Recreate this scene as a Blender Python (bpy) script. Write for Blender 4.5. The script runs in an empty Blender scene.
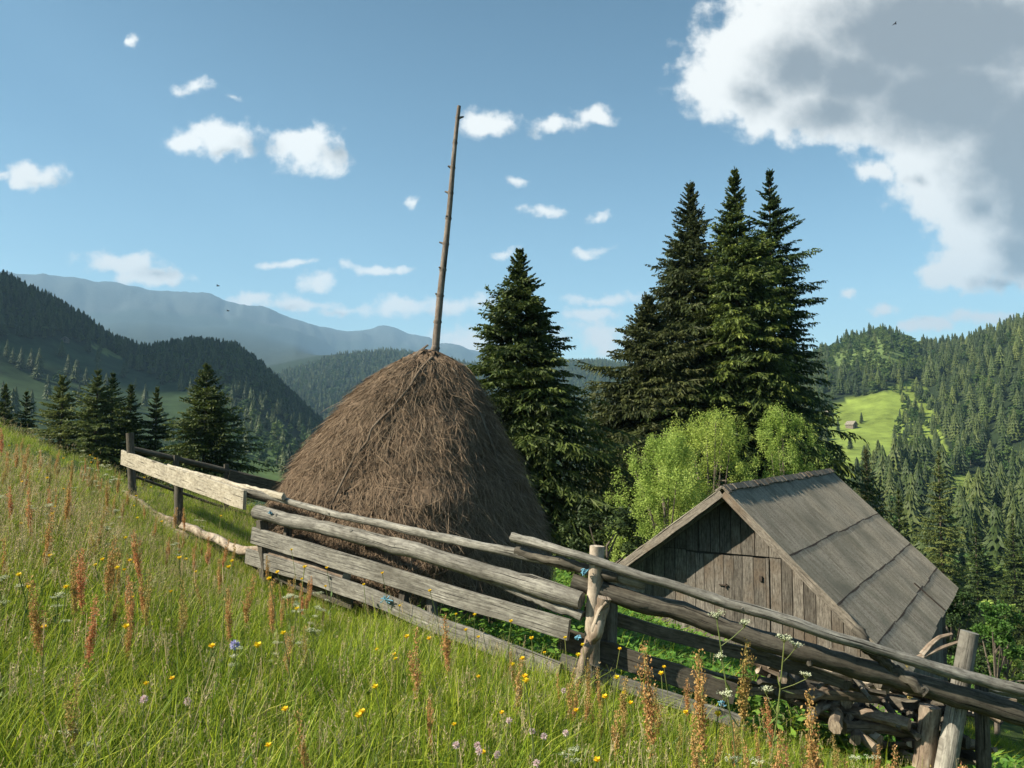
import bpy, math, random
import numpy as np
C = bpy.context.scene.collection
R_ = math.radians
random.seed(7)
RNG = np.random.default_rng(11)

# ------------------------------------------------------------------ camera model
F = 773.0
PITCH = R_(3.85)
CS, SN = math.cos(PITCH), math.sin(PITCH)
HOR = 384 + F*math.tan(PITCH)

def at(px, py, Y):
    dx, dz = (px-512)/F, (384-py)/F
    y, z = CS - dz*SN, SN + dz*CS
    k = Y/y
    return np.array([dx*k, Y, z*k])

def project(x, y, z):
    yc = y*CS + z*SN
    zc = -y*SN + z*CS
    yc = np.maximum(yc, 1e-3)
    return 512 + F*x/yc, 384 - F*zc/yc

# ------------------------------------------------------------------ mesh helpers
class MB:
    """collects geometry for ONE mesh object; 'gr' = (along, across, tone) per vertex"""
    def __init__(s):
        s.v = []; s.n = 0; s.loops = []; s.tot = []; s.mat = []; s.gr = []
    def add(s, V, Fc, mat=0, gr=None):
        V = np.asarray(V, dtype=np.float32).reshape(-1, 3)
        Fc = np.asarray(Fc, dtype=np.int32)
        s.v.append(V)
        if gr is None: gr = np.zeros_like(V)
        s.gr.append(np.asarray(gr, dtype=np.float32).reshape(-1, 3))
        s.loops.append((Fc + s.n).ravel()); s.tot.append(np.full(len(Fc), Fc.shape[1], np.int32))
        s.mat.append(np.full(len(Fc), mat, np.int32)); s.n += len(V)
        return s
    def mesh(s, name, mats, smooth=False):
        me = bpy.data.meshes.new(name)
        V = np.concatenate(s.v); L = np.concatenate(s.loops); T = np.concatenate(s.tot)
        me.vertices.add(len(V)); me.vertices.foreach_set('co', V.ravel())
        me.loops.add(len(L)); me.loops.foreach_set('vertex_index', L)
        me.polygons.add(len(T))
        st = np.concatenate([[0], np.cumsum(T)[:-1]]).astype(np.int32)
        me.polygons.foreach_set('loop_start', st)
        me.polygons.foreach_set('material_index', np.concatenate(s.mat))
        me.polygons.foreach_set('use_smooth', np.full(len(T), smooth, dtype=bool))
        a = me.attributes.new('gr', 'FLOAT_VECTOR', 'POINT')
        a.data.foreach_set('vector', np.concatenate(s.gr).ravel())
        for m in (mats if isinstance(mats, (list, tuple)) else [mats]): me.materials.append(m)
        me.update(calc_edges=True); me.validate()
        return me
    def build(s, name, mats, parent=None, smooth=False, loc=None):
        return link(name, s.mesh(name, mats, smooth), parent, loc)

def link(name, me, parent=None, loc=None):
    o = bpy.data.objects.new(name, me); C.objects.link(o)
    if loc is not None: o.location = loc
    if parent is not None: o.parent = parent
    return o

def tag(o, label=None, cat=None, group=None, kind=None):
    if label: o['label'] = label
    if cat: o['category'] = cat
    if group: o['group'] = group
    if kind: o['kind'] = kind
    return o

def empty(name, loc, label, cat, group=None):
    o = bpy.data.objects.new(name, None); C.objects.link(o)
    o.location = loc; o.empty_display_size = .2
    return tag(o, label, cat, group)

def nrm(v): return v/ (np.linalg.norm(v, axis=-1, keepdims=True) + 1e-9)

def tube(mb, P, rad, sides=8, mat=0, tone=None, rough=0., seed=0, flat=1.0, caps=True, up=None):
    """bent, tapering log along the points P"""
    rg = np.random.default_rng(seed)
    P = np.asarray(P, float); n = len(P)
    rad = np.broadcast_to(np.asarray(rad, float), (n,))
    T = nrm(np.gradient(P, axis=0))
    ref = np.array(up if up is not None else ([0, 0, 1.] if abs(T[:, 2]).mean() < .8 else [1., 0, 0]))
    S = nrm(np.cross(T, ref)); U = np.cross(S, T)
    a = np.linspace(0, 2*np.pi, sides, endpoint=False)
    rr = rad[:, None]*(1 + rough*rg.normal(size=(n, sides))*.6 + rough*rg.normal(size=(1, sides)))
    V = P[:, None] + S[:, None]*(np.cos(a)[None, :, None]*rr[..., None])*flat + U[:, None]*(np.sin(a)[None, :, None]*rr[..., None])
    V = V.reshape(-1, 3)
    i, j = np.meshgrid(np.arange(n-1), np.arange(sides), indexing='ij')
    j2 = (j+1) % sides
    Fq = np.stack([i*sides+j, (i+1)*sides+j, (i+1)*sides+j2, i*sides+j2], -1).reshape(-1, 4)
    Ls = np.concatenate([[0], np.cumsum(np.linalg.norm(np.diff(P, axis=0), axis=1))])
    tn = rg.random() if tone is None else tone
    ac = np.abs(((np.arange(sides)/sides + .25) % 1) - .5)*2*np.pi*rad.mean()
    gr = np.stack([np.repeat(Ls, sides) + tn*37, np.tile(ac, n) + tn*11, np.full(n*sides, tn)], -1)
    mb.add(V, Fq, mat, gr)
    if caps:
        for k, e in ((0, 0), (1, n-1)):
            ring = V[e*sides:(e+1)*sides]
            cen = ring.mean(0) + T[e]*(.04 if k else -.04)*rad[e]
            VV = np.vstack([ring, cen])
            q = np.arange(sides)
            Ft = np.stack([q, (q+1) % sides, np.full(sides, sides)], -1)
            if k == 0: Ft = Ft
            else: Ft = Ft[:, ::-1]
            g = np.stack([VV[:, 2]*3, VV[:, 0]*3, np.full(sides+1, min(1, tn+.15))], -1)
            mb.add(VV, Ft, mat, g)
    return mb

def lerp_pts(pts, n):
    pts = np.asarray(pts, float)
    d = np.concatenate([[0], np.cumsum(np.linalg.norm(np.diff(pts, axis=0), axis=1))])
    t = np.linspace(0, d[-1], n)
    return np.stack([np.interp(t, d, pts[:, k]) for k in range(pts.shape[1])], -1)

def board(mb, P, h, t, mat=0, tone=None, seed=0, wav=.004, up=(0, 0, 1), h1=None):
    """sawn plank following points P, height h (h1 at far end), thickness t"""
    rg = np.random.default_rng(seed)
    P = np.asarray(P, float); n = len(P)
    T = nrm(np.gradient(P, axis=0))
    S = nrm(np.cross(T, np.array(up, float))); U = np.cross(S, T)
    hh = np.linspace(h, h1 if h1 else h, n)
    A = (hh/2 + rg.normal(size=n)*wav)[:, None]; B = (hh/2 + rg.normal(size=n)*wav)[:, None]
    P = P + S*(rg.normal(size=n)*wav)[:, None]
    c = .12*t
    corners = [(P - S*(t/2) + U*(A-c)), (P - S*(t/2-c) + U*A), (P + S*(t/2-c) + U*A), (P + S*(t/2) + U*(A-c)),
               (P + S*(t/2) - U*(B-c)), (P + S*(t/2-c) - U*B), (P - S*(t/2-c) - U*B), (P - S*(t/2) - U*(B-c))]
    V = np.stack(corners, 1).reshape(-1, 3)
    i, j = np.meshgrid(np.arange(n-1), np.arange(8), indexing='ij')
    Fq = np.stack([i*8+j, (i+1)*8+j, (i+1)*8+(j+1) % 8, i*8+(j+1) % 8], -1).reshape(-1, 4)
    Ls = np.concatenate([[0], np.cumsum(np.linalg.norm(np.diff(P, axis=0), axis=1))])
    tn = rg.random() if tone is None else tone
    ac = np.array([h, h+t*.2, h+t, h+t*1.2, t+.2*t, .1*t, 0., 0.])
    gr = np.stack([np.repeat(Ls, 8)+tn*37, np.tile(ac, n)+tn*11, np.full(n*8, tn)], -1)
    mb.add(V, Fq, mat, gr)
    for e, rv in ((0, True), (n-1, False)):
        idx = np.arange(8)
        mb.add(V[e*8:(e+1)*8], (idx[None, ::-1] if rv else idx[None]), mat, np.stack([V[e*8:(e+1)*8, 2]*2, V[e*8:(e+1)*8, 0]*6, np.full(8, tn)], -1))
    return mb

def boxmb(mb, o, a, b, c, mat=0, tone=.5):
    """box from corner o along three edge vectors"""
    o, a, b, c = (np.asarray(k, float) for k in (o, a, b, c))
    V = np.array([o, o+a, o+a+b, o+b, o+c, o+a+c, o+a+b+c, o+b+c])
    Fq = np.array([[0, 3, 2, 1], [4, 5, 6, 7], [0, 1, 5, 4], [1, 2, 6, 5], [2, 3, 7, 6], [3, 0, 4, 7]])
    la, lb, lc = np.linalg.norm(a), np.linalg.norm(b), np.linalg.norm(c)
    g = np.array([[0, 0], [0, la], [0, la+lb], [0, lb], [lc, 0], [lc, la], [lc, la+lb], [lc, lb]])
    mb.add(V, Fq, mat, np.c_[g + tone*19, np.full(8, tone)])
    return mb

# value noise -----------------------------------------------------------------
_tab = np.random.default_rng(3).random((256, 256))
def vnoise(x, y):
    xi, yi = np.floor(x).astype(int), np.floor(y).astype(int)
    fx, fy = x-xi, y-yi
    fx, fy = fx*fx*(3-2*fx), fy*fy*(3-2*fy)
    g = lambda a, b: _tab[a & 255, b & 255]
    return (g(xi, yi)*(1-fx)+g(xi+1, yi)*fx)*(1-fy) + (g(xi, yi+1)*(1-fx)+g(xi+1, yi+1)*fx)*fy
def fbm(x, y, o=4):
    s, a, t = 0, 1., 0
    for k in range(o):
        s = s + a*(vnoise(x*2**k+17*k, y*2**k+31*k)-.5); t += a; a *= .5
    return s/t*2
def sstep(a, b, x):
    t = np.clip((x-a)/(b-a), 0, 1); return t*t*(3-2*t)

# ------------------------------------------------------------------ materials
def nt(mat):
    t = mat.node_tree; t.nodes.clear()
    out = t.nodes.new('ShaderNodeOutputMaterial')
    def nd(kind, **kw):
        n = t.nodes.new(kind)
        for k, v in kw.items():
            if k in n.inputs.keys() if isinstance(k, str) else False: n.inputs[k].default_value = v
            else: setattr(n, k, v)
        return n
    return t, out, nd, t.links.new

def newmat(name):
    m = bpy.data.materials.new(name); m.use_nodes = True; return m

def ramp(nd, stops, interp='LINEAR'):
    r = nd('ShaderNodeValToRGB'); cr = r.color_ramp; cr.interpolation = interp
    while len(cr.elements) > 1: cr.elements.remove(cr.elements[-1])
    cr.elements[0].position = stops[0][0]; cr.elements[0].color = (*stops[0][1], 1)
    for p, c in stops[1:]:
        e = cr.elements.new(p); e.color = (*c, 1)
    return r

def mix(nd, L, fac, a, b, blend='MIX'):
    n = nd('ShaderNodeMix', data_type='RGBA', blend_type=blend)
    for sock, val in ((0, fac), (6, a), (7, b)):
        if hasattr(val, 'is_linked'): L(val, n.inputs[sock])
        elif isinstance(val, (int, float)): n.inputs[sock].default_value = val
        else: n.inputs[sock].default_value = (*val, 1)
    return n.outputs[2]

def math_(nd, L, op, a, b=None, c=None, clamp=False):
    n = nd('ShaderNodeMath', operation=op, use_clamp=clamp)
    for i, v in enumerate((a, b, c)):
        if v is None: continue
        if hasattr(v, 'is_linked'): L(v, n.inputs[i])
        else: n.inputs[i].default_value = v
    return n.outputs[0]

def attr(nd, name='gr'):
    return nd('ShaderNodeAttribute', attribute_name=name)

def scaled(nd, L, vec, s):
    m = nd('ShaderNodeMapping'); m.inputs['Scale'].default_value = s
    L(vec, m.inputs['Vector']); return m.outputs['Vector']

def wood(name, dark, mid, light, grain=55, stain=None, bump=.35, rough=.88, tonevar=.5):
    m = newmat(name); t, out, nd, L = nt(m)
    g = attr(nd)
    n1 = nd('ShaderNodeTexNoise', noise_dimensions='3D'); n1.inputs['Scale'].default_value = 1; n1.inputs['Detail'].default_value = 6; n1.inputs['Roughness'].default_value = .65
    L(scaled(nd, L, g.outputs['Vector'], (4.5, grain, 0)), n1.inputs['Vector'])
    r = ramp(nd, [(.25, dark), (.5, mid), (.75, light)]); L(n1.outputs[0], r.inputs[0])
    n2 = nd('ShaderNodeTexNoise'); n2.inputs['Scale'].default_value = 1; n2.inputs['Detail'].default_value = 4
    L(scaled(nd, L, g.outputs['Vector'], (3.1, 6, 0)), n2.inputs['Vector'])
    sep = nd('ShaderNodeSeparateXYZ'); L(g.outputs['Vector'], sep.inputs[0])
    f = math_(nd, L, 'MULTIPLY_ADD', sep.outputs[2], tonevar, 1-tonevar*.5)
    f2 = math_(nd, L, 'MULTIPLY_ADD', n2.outputs[0], .9, .55)
    f = math_(nd, L, 'MULTIPLY', f, f2)
    col = mix(nd, L, 1., r.outputs[0], f, 'MULTIPLY')
    # cracks along the grain
    n3 = nd('ShaderNodeTexNoise'); n3.inputs['Scale'].default_value = 1; n3.inputs['Detail'].default_value = 3
    L(scaled(nd, L, g.outputs['Vector'], (1.3, grain*1.3, 0)), n3.inputs['Vector'])
    ck = ramp(nd, [(.33, (1, 1, 1)), (.39, (0, 0, 0))]); L(n3.outputs[0], ck.inputs[0])
    col = mix(nd, L, ck.outputs[0], col, tuple(k*.3 for k in dark))
    if stain:
        n4 = nd('ShaderNodeTexNoise'); n4.inputs['Scale'].default_value = 1.6; n4.inputs['Detail'].default_value = 5
        L(g.outputs['Vector'], n4.inputs['Vector'])
        st = ramp(nd, [(.5, (0, 0, 0)), (.68, (1, 1, 1))]); L(n4.outputs[0], st.inputs[0])
        col = mix(nd, L, st.outputs[0], col, stain)
    n5 = nd('ShaderNodeTexNoise'); n5.inputs['Scale'].default_value = 1; n5.inputs['Detail'].default_value = 5; n5.inputs['Roughness'].default_value = .75
    L(scaled(nd, L, g.outputs['Vector'], (14, 30, 0)), n5.inputs['Vector'])
    wr5 = ramp(nd, [(.36, (.5, .49, .47)), (.52, (1, 1, 1)), (.66, (1.18, 1.2, 1.15))]); L(n5.outputs[0], wr5.inputs[0])
    col = mix(nd, L, .8, col, wr5.outputs[0], 'MULTIPLY')
    b = nd('ShaderNodeBsdfPrincipled'); b.inputs['Roughness'].default_value = rough; b.inputs['Specular IOR Level'].default_value = .2
    L(col, b.inputs['Base Color'])
    bp = nd('ShaderNodeBump'); bp.inputs['Strength'].default_value = bump; bp.inputs['Distance'].default_value = .006
    hsum = math_(nd, L, 'SUBTRACT', n1.outputs[0], ck.outputs[0])
    L(hsum, bp.inputs['Height']); L(bp.outputs[0], b.inputs['Normal'])
    L(b.outputs[0], out.inputs[0]); return m

def leafmat(name, lo, hi, tip=None, trans=.3, rnd=.35, rough=.6):
    """gr.z = random tone per leaf, gr.x = 0..1 how young (tip colour)"""
    m = newmat(name); t, out, nd, L = nt(m)
    g = attr(nd); sep = nd('ShaderNodeSeparateXYZ'); L(g.outputs['Vector'], sep.inputs[0])
    col = mix(nd, L, sep.outputs[2], lo, hi)
    if tip: col = mix(nd, L, sep.outputs[0], col, tip)
    oi = nd('ShaderNodeObjectInfo')
    f = math_(nd, L, 'MULTIPLY_ADD', oi.outputs['Random'], rnd, 1-rnd*.5)
    hs = nd('ShaderNodeHueSaturation'); L(col, hs.inputs['Color']); L(f, hs.inputs['Value'])
    f2 = math_(nd, L, 'MULTIPLY_ADD', oi.outputs['Random'], -.05*min(1, rnd*2.5), .5+.025*min(1, rnd*2.5)); L(f2, hs.inputs['Hue'])
    d = nd('ShaderNodeBsdfPrincipled'); d.inputs['Roughness'].default_value = rough; d.inputs['Specular IOR Level'].default_value = .25
    L(hs.outputs[0], d.inputs['Base Color'])
    if trans:
        tr = nd('ShaderNodeBsdfTranslucent'); L(hs.outputs[0], tr.inputs['Color'])
        mx = nd('ShaderNodeMixShader'); mx.inputs[0].default_value = trans
        L(d.outputs[0], mx.inputs[1]); L(tr.outputs[0], mx.inputs[2]); L(mx.outputs[0], out.inputs[0])
    else: L(d.outputs[0], out.inputs[0])
    return m

def plain(name, col, rough=.8, var=.25, scale=8, bump=0):
    m = newmat(name); t, out, nd, L = nt(m)
    tc = nd('ShaderNodeTexCoord'); n = nd('ShaderNodeTexNoise'); n.inputs['Scale'].default_value = scale; n.inputs['Detail'].default_value = 5
    L(tc.outputs['Object'], n.inputs['Vector'])
    r = ramp(nd, [(.3, tuple(c*(1-var) for c in col)), (.7, tuple(min(1, c*(1+var)) for c in col))]); L(n.outputs[0], r.inputs[0])
    b = nd('ShaderNodeBsdfPrincipled'); b.inputs['Roughness'].default_value = rough; b.inputs['Specular IOR Level'].default_value = .2
    L(r.outputs[0], b.inputs['Base Color'])
    if bump:
        bp = nd('ShaderNodeBump'); bp.inputs['Strength'].default_value = bump; bp.inputs['Distance'].default_value = .02
        L(n.outputs[0], bp.inputs['Height']); L(bp.outputs[0], b.inputs['Normal'])
    L(b.outputs[0], out.inputs[0]); return m

M = {}
M['rail'] = wood('weathered_rail', (.085, .078, .066), (.235, .218, .186), (.42, .395, .34), 60, stain=(.13, .118, .098), bump=.9)
M['darkrail'] = wood('old_dark_timber', (.04, .035, .027), (.10, .087, .068), (.19, .17, .135), 55, stain=(.08, .067, .05), bump=.6)
M['pale'] = wood('fresh_sawn_board', (.24, .20, .145), (.37, .325, .25), (.47, .425, .34), 40, bump=.3, tonevar=.2)
M['bark'] = wood('peeling_bark', (.08, .056, .04), (.21, .158, .115), (.42, .36, .29), 18, stain=(.5, .42, .33), bump=.6)
M['barn'] = wood('barn_board', (.06, .052, .043), (.15, .132, .11), (.27, .243, .208), 45, stain=(.13, .098, .07), tonevar=.8)
M['barntrim'] = wood('barn_trim_board', (.08, .068, .054), (.18, .153, .122), (.29, .25, .205), 45, stain=(.17, .12, .08))
M['withe'] = wood('dry_withe', (.09, .065, .045), (.17, .128, .092), (.25, .195, .145), 30)
M['split'] = wood('split_firewood', (.13, .098, .068), (.24, .185, .13), (.36, .295, .22), 30, stain=(.16, .12, .09))
M['pole'] = wood('barked_pole', (.10, .078, .06), (.21, .17, .138), (.33, .28, .235), 30, stain=(.2, .15, .12))
M['hay'] = leafmat('old_hay', (.135, .092, .06), (.34, .245, .16), tip=(.09, .06, .04), trans=.0, rnd=0, rough=.95)
M['twine'] = plain('blue_twine', (.14, .33, .44), .6)
M['iron_lap_shade'] = plain('rusty_iron_and_lap_shade', (.06, .045, .035), .7)
M['bird'] = plain('dark_feathers', (.03, .03, .03), .7)
M['spruce'] = leafmat('spruce_needles', (.020, .038, .011), (.080, .118, .024), tip=(.24, .28, .045), trans=.25, rnd=.3)
M['sprucewarm'] = leafmat('spruce_needles_with_cones', (.026, .038, .013), (.092, .108, .03), tip=(.22, .20, .06), trans=.25, rnd=.3)
M['farspruce'] = leafmat('hillside_spruce_needles', (.022, .038, .012), (.062, .092, .022), tip=(.12, .15, .035), trans=.1, rnd=.85)
M['farlight'] = leafmat('hillside_young_spruce_needles', (.055, .08, .02), (.11, .145, .035), tip=(.14, .18, .045), trans=.1, rnd=.8)
M['sprucelight'] = leafmat('young_spruce_needles', (.075, .10, .028), (.21, .23, .06), tip=(.32, .33, .09), trans=.3, rnd=.3)
M['trunk'] = plain('spruce_bark', (.10, .075, .055), .9, .4, 12, .4)
M['willow'] = leafmat('willow_leaves', (.20, .30, .05), (.44, .54, .12), tip=(.52, .57, .17), trans=.4, rnd=.2)
M['shrub'] = leafmat('shrub_leaves', (.05, .12, .02), (.13, .25, .045), tip=(.2, .28, .06), trans=.4, rnd=.25)
M['beech'] = leafmat('broadleaf_leaves', (.055, .10, .025), (.11, .175, .042), tip=(.14, .2, .05), trans=.2, rnd=.5)
M['farshrub'] = leafmat('hillside_young_leaves', (.11, .165, .045), (.19, .255, .07), trans=.25, rnd=.5)
M['darkleaf'] = leafmat('dark_shrub_leaves', (.022, .042, .013), (.055, .09, .022), trans=.2, rnd=.3)
M['limb'] = plain('limb_bark', (.14, .115, .09), .9, .3, 14, .3)
M['grass'] = leafmat('grass_blades', (.05, .11, .010), (.42, .53, .035), tip=(.60, .55, .16), trans=.45, rnd=.6, rough=.5)
M['dry'] = leafmat('seed_heads', (.36, .28, .14), (.58, .48, .27), trans=.3, rnd=.3)
M['herb'] = leafmat('herb_leaves', (.05, .13, .015), (.20, .36, .05), trans=.35, rnd=.3)
M['sorrel'] = leafmat('sorrel_seeds', (.46, .19, .075), (.66, .38, .16), tip=(.45, .36, .11), trans=.35, rnd=.4)
M['sorrelgold'] = leafmat('ripe_sorrel_seeds', (.42, .25, .08), (.58, .42, .16), trans=.35, rnd=.4)
M['stem'] = leafmat('plant_stems', (.10, .17, .035), (.22, .25, .07), tip=(.19, .22, .065), trans=.2, rnd=.3)
M['yellow'] = leafmat('yellow_petals', (.75, .50, .01), (.85, .65, .03), trans=.3, rnd=.15)
M['white'] = leafmat('white_petals', (.48, .52, .32), (.72, .72, .52), trans=.3, rnd=.15)
M['pink'] = leafmat('pink_petals', (.6, .42, .42), (.78, .66, .62), trans=.3, rnd=.2)
M['violet'] = leafmat('violet_petals', (.38, .36, .6), (.55, .55, .78), trans=.3, rnd=.2)

def roofmat():
    m = newmat('weathered_fibre_cement'); t, out, nd, L = nt(m)
    g = attr(nd)
    n1 = nd('ShaderNodeTexNoise'); n1.inputs['Scale'].default_value = 1; n1.inputs['Detail'].default_value = 7; n1.inputs['Roughness'].default_value = .7
    L(scaled(nd, L, g.outputs['Vector'], (1.6, 14, 0)), n1.inputs['Vector'])
    r = ramp(nd, [(.28, (.13, .108, .08)), (.5, (.26, .225, .175)), (.75, (.37, .33, .265))]); L(n1.outputs[0], r.inputs[0])
    n2 = nd('ShaderNodeTexNoise'); n2.inputs['Scale'].default_value = 40; n2.inputs['Detail'].default_value = 3
    L(g.outputs['Vector'], n2.inputs['Vector'])
    sp = ramp(nd, [(.36, (.25, .25, .25)), (.5, (1, 1, 1))]); L(n2.outputs[0], sp.inputs[0])
    col = mix(nd, L, .4, r.outputs[0], sp.outputs[0], 'MULTIPLY')
    n3 = nd('ShaderNodeTexNoise'); n3.inputs['Scale'].default_value = 1.3; n3.inputs['Detail'].default_value = 4
    L(g.outputs['Vector'], n3.inputs['Vector'])
    ls = ramp(nd, [(.45, (0, 0, 0)), (.7, (.75, .75, .75))]); L(n3.outputs[0], ls.inputs[0])
    col = mix(nd, L, ls.outputs[0], col, (.12, .112, .085))
    b = nd('ShaderNodeBsdfPrincipled'); b.inputs['Roughness'].default_value = .85; b.inputs['Specular IOR Level'].default_value = .2
    L(col, b.inputs['Base Color'])
    bp = nd('ShaderNodeBump'); bp.inputs['Strength'].default_value = .5; bp.inputs['Distance'].default_value = .008
    L(n2.outputs[0], bp.inputs['Height']); L(bp.outputs[0], b.inputs['Normal'])
    L(b.outputs[0], out.inputs[0]); return m
M['roof'] = roofmat()

def groundmat():
    m = newmat('hillside_ground'); t, out, nd, L = nt(m)
    a = nd('ShaderNodeAttribute', attribute_name='col')
    tc = nd('ShaderNodeTexCoord')
    n1 = nd('ShaderNodeTexNoise'); n1.inputs['Scale'].default_value = .055; n1.inputs['Detail'].default_value = 9; n1.inputs['Roughness'].default_value = .7
    L(tc.outputs['Object'], n1.inputs['Vector'])
    r = ramp(nd, [(.3, (.45, .45, .45)), (.7, (1.5, 1.5, 1.5))]); L(n1.outputs[0], r.inputs[0])
    col = mix(nd, L, 1., a.outputs['Color'], r.outputs[0], 'MULTIPLY')
    n2 = nd('ShaderNodeTexNoise'); n2.inputs['Scale'].default_value = 9; n2.inputs['Detail'].default_value = 6
    L(tc.outputs['Object'], n2.inputs['Vector'])
    r2 = ramp(nd, [(.3, (.6, .6, .6)), (.7, (1.3, 1.3, 1.3))]); L(n2.outputs[0], r2.inputs[0])
    col = mix(nd, L, .7, col, r2.outputs[0], 'MULTIPLY')
    b = nd('ShaderNodeBsdfPrincipled'); b.inputs['Roughness'].default_value = .95; b.inputs['Specular IOR Level'].default_value = .1
    L(col, b.inputs['Base Color']); L(b.outputs[0], out.inputs[0]); return m
M['ground'] = groundmat()

# ------------------------------------------------------------------ terrain
def local(x, y):
    z = -1.6 - .2*x - .0567*y + .004*np.where(x < 0, x*x, 0)
    d = .55*(x-.45) + .84*(y-5.5)
    k = np.clip((x+1)*.023, 0, .16)
    z = z - k*np.maximum(d, 0)
    return z + .06*fbm(x*.35, y*.35, 3)

#            px    rc   z40   r1    z1    r2   py2   r3    py3   r4   py4   r5   py5   r7   py7   r8   py8
COL = [(-900,  24, -1.0, 150, -2,   400, 380,  800, 230, 1400, 330, 2200, 330, 5600, 310, 8000, 282),
       (-350,  24, -2.5, 150, -12,  450, 400,  850, 190, 1400, 330, 2200, 340, 5600, 320, 8000, 278),
       (-120,  22, -3.5, 150, -20,  500, 395,  900, 232, 1400, 350, 2200, 345, 5600, 325, 8000, 274),
       (0,     20, -4.5, 150, -26,  520, 392,  900, 279, 1400, 370, 2200, 360, 5600, 335, 8000, 273),
       (45,    18, -5.0, 150, -28,  520, 398,  930, 301, 1400, 375, 2200, 365, 5600, 335, 8000, 276),
       (80,    17, -5.2, 150, -29,  520, 405,  960, 322, 1400, 378, 2200, 367, 5600, 333, 8000, 282),
       (112,   16, -5.5, 150, -30,  500, 412, 1000, 344, 1400, 378, 2200, 367, 5600, 325, 8000, 288),
       (145,   15, -5.7, 150, -31,  480, 425, 1080, 352, 1400, 378, 2200, 369, 5600, 322, 8000, 291),
       (190,   15, -6.0, 150, -32,  450, 438, 1150, 347, 1400, 385, 2200, 371, 5600, 328, 8000, 297),
       (235,   15, -6.2, 150, -32,  420, 455, 1150, 351, 1450, 395, 2200, 374, 5600, 330, 8000, 306),
       (265,   15, -6.3, 150, -32,  400, 466, 1150, 370, 1500, 420, 2200, 376, 5600, 334, 8000, 313),
       (295,   15, -6.4, 150, -32,  400, 472, 1150, 396, 1500, 430, 2200, 368, 5600, 341, 8000, 320),
       (335,   16, -6.5, 150, -32,  400, 480, 1150, 430, 1500, 448, 2200, 355, 5600, 365, 8000, 329),
       (385,   16, -6.5, 150, -32,  400, 490, 1150, 452, 1500, 450, 2200, 347, 5600, 372, 8000, 331),
       (430,   17, -7.0, 150, -32,  400, 490, 1150, 450, 1500, 450, 2200, 352, 5600, 372, 8000, 341),
       (470,   17, -7.0, 150, -32,  400, 490, 1150, 440, 1500, 445, 2200, 362, 5600, 375, 8000, 352),
       (600,   18, -7.5, 150, -33,  420, 480, 1000, 392, 1500, 395, 2000, 360, 5600, 378, 8000, 366),
       (720,   20, -8.0, 130, -33,  440, 462, 1000, 368, 1500, 380, 2000, 372, 5600, 380, 8000, 372),
       (800,   20, -8.5, 120, -33,  460, 448, 1000, 356, 1500, 380, 2000, 372, 5600, 380, 8000, 378),
       (850,   20, -9.0, 115, -32,  480, 442, 1000, 335, 1500, 370, 2000, 372, 5600, 380, 8000, 380),
       (885,   20, -9.5, 112, -31,  470, 446, 1000, 328, 1500, 370, 2000, 372, 5600, 380, 8000, 380),
       (930,   20, -10., 110, -31,  450, 455, 1000, 342, 1500, 370, 2000, 372, 5600, 380, 8000, 380),
       (965,   20, -10.5, 110, -31, 400, 470,  950, 340, 1500, 370, 2000, 372, 5600, 380, 8000, 380),
       (1024,  20, -11., 110, -31,  360, 500,  900, 320, 1500, 360, 2000, 370, 5600, 380, 8000, 380),
       (1250,  20, -11., 110, -26,  360, 470,  900, 270, 1500, 330, 2000, 370, 5600, 380, 8000, 380),
       (2200,  22, -8.0, 120, -18,  400, 440,  900, 320, 1500, 350, 2000, 370, 5600, 380, 8000, 370)]
COL = np.array(COL, float)
colphi = np.arctan((COL[:, 0]-512)/F)
pys = [6, 8, 10, 12, 14, 16]
COL[:, 8] += 10; COL[:, 12] += 5                              # the trees on the crests add the rest
Z = COL.copy()
for c in pys:
    Z[:, c] = (HOR - COL[:, c])/F*COL[:, c-1]*np.cos(colphi)
# a ring of plain hills behind the viewer
back = np.array([0, 25, -1.0, 150, 4, 400, 30, 900, 90, 1400, 60, 2200, 90, 5600, 150, 8000, 300], float)
phis = np.concatenate([[-math.pi, -2.1], colphi, [2.1, math.pi]])
ZT = np.vstack([back, back, Z, back, back])

def pchip(xk, yk, x):
    h = np.diff(xk); d = np.diff(yk)/h
    m = np.zeros_like(yk)
    for i in range(1, len(xk)-1):
        if d[i-1]*d[i] > 0:
            w1, w2 = 2*h[i]+h[i-1], h[i]+2*h[i-1]
            m[i] = (w1+w2)/(w1/d[i-1]+w2/d[i])
    m[0], m[-1] = d[0], d[-1]
    i = np.clip(np.searchsorted(xk, x)-1, 0, len(h)-1)
    t = np.clip((x-xk[i])/h[i], 0, 1)
    return ((1+2*t)*(1-t)**2*yk[i] + t*(1-t)**2*h[i]*m[i] + t*t*(3-2*t)*yk[i+1] + t*t*(t-1)*h[i]*m[i+1])

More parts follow.
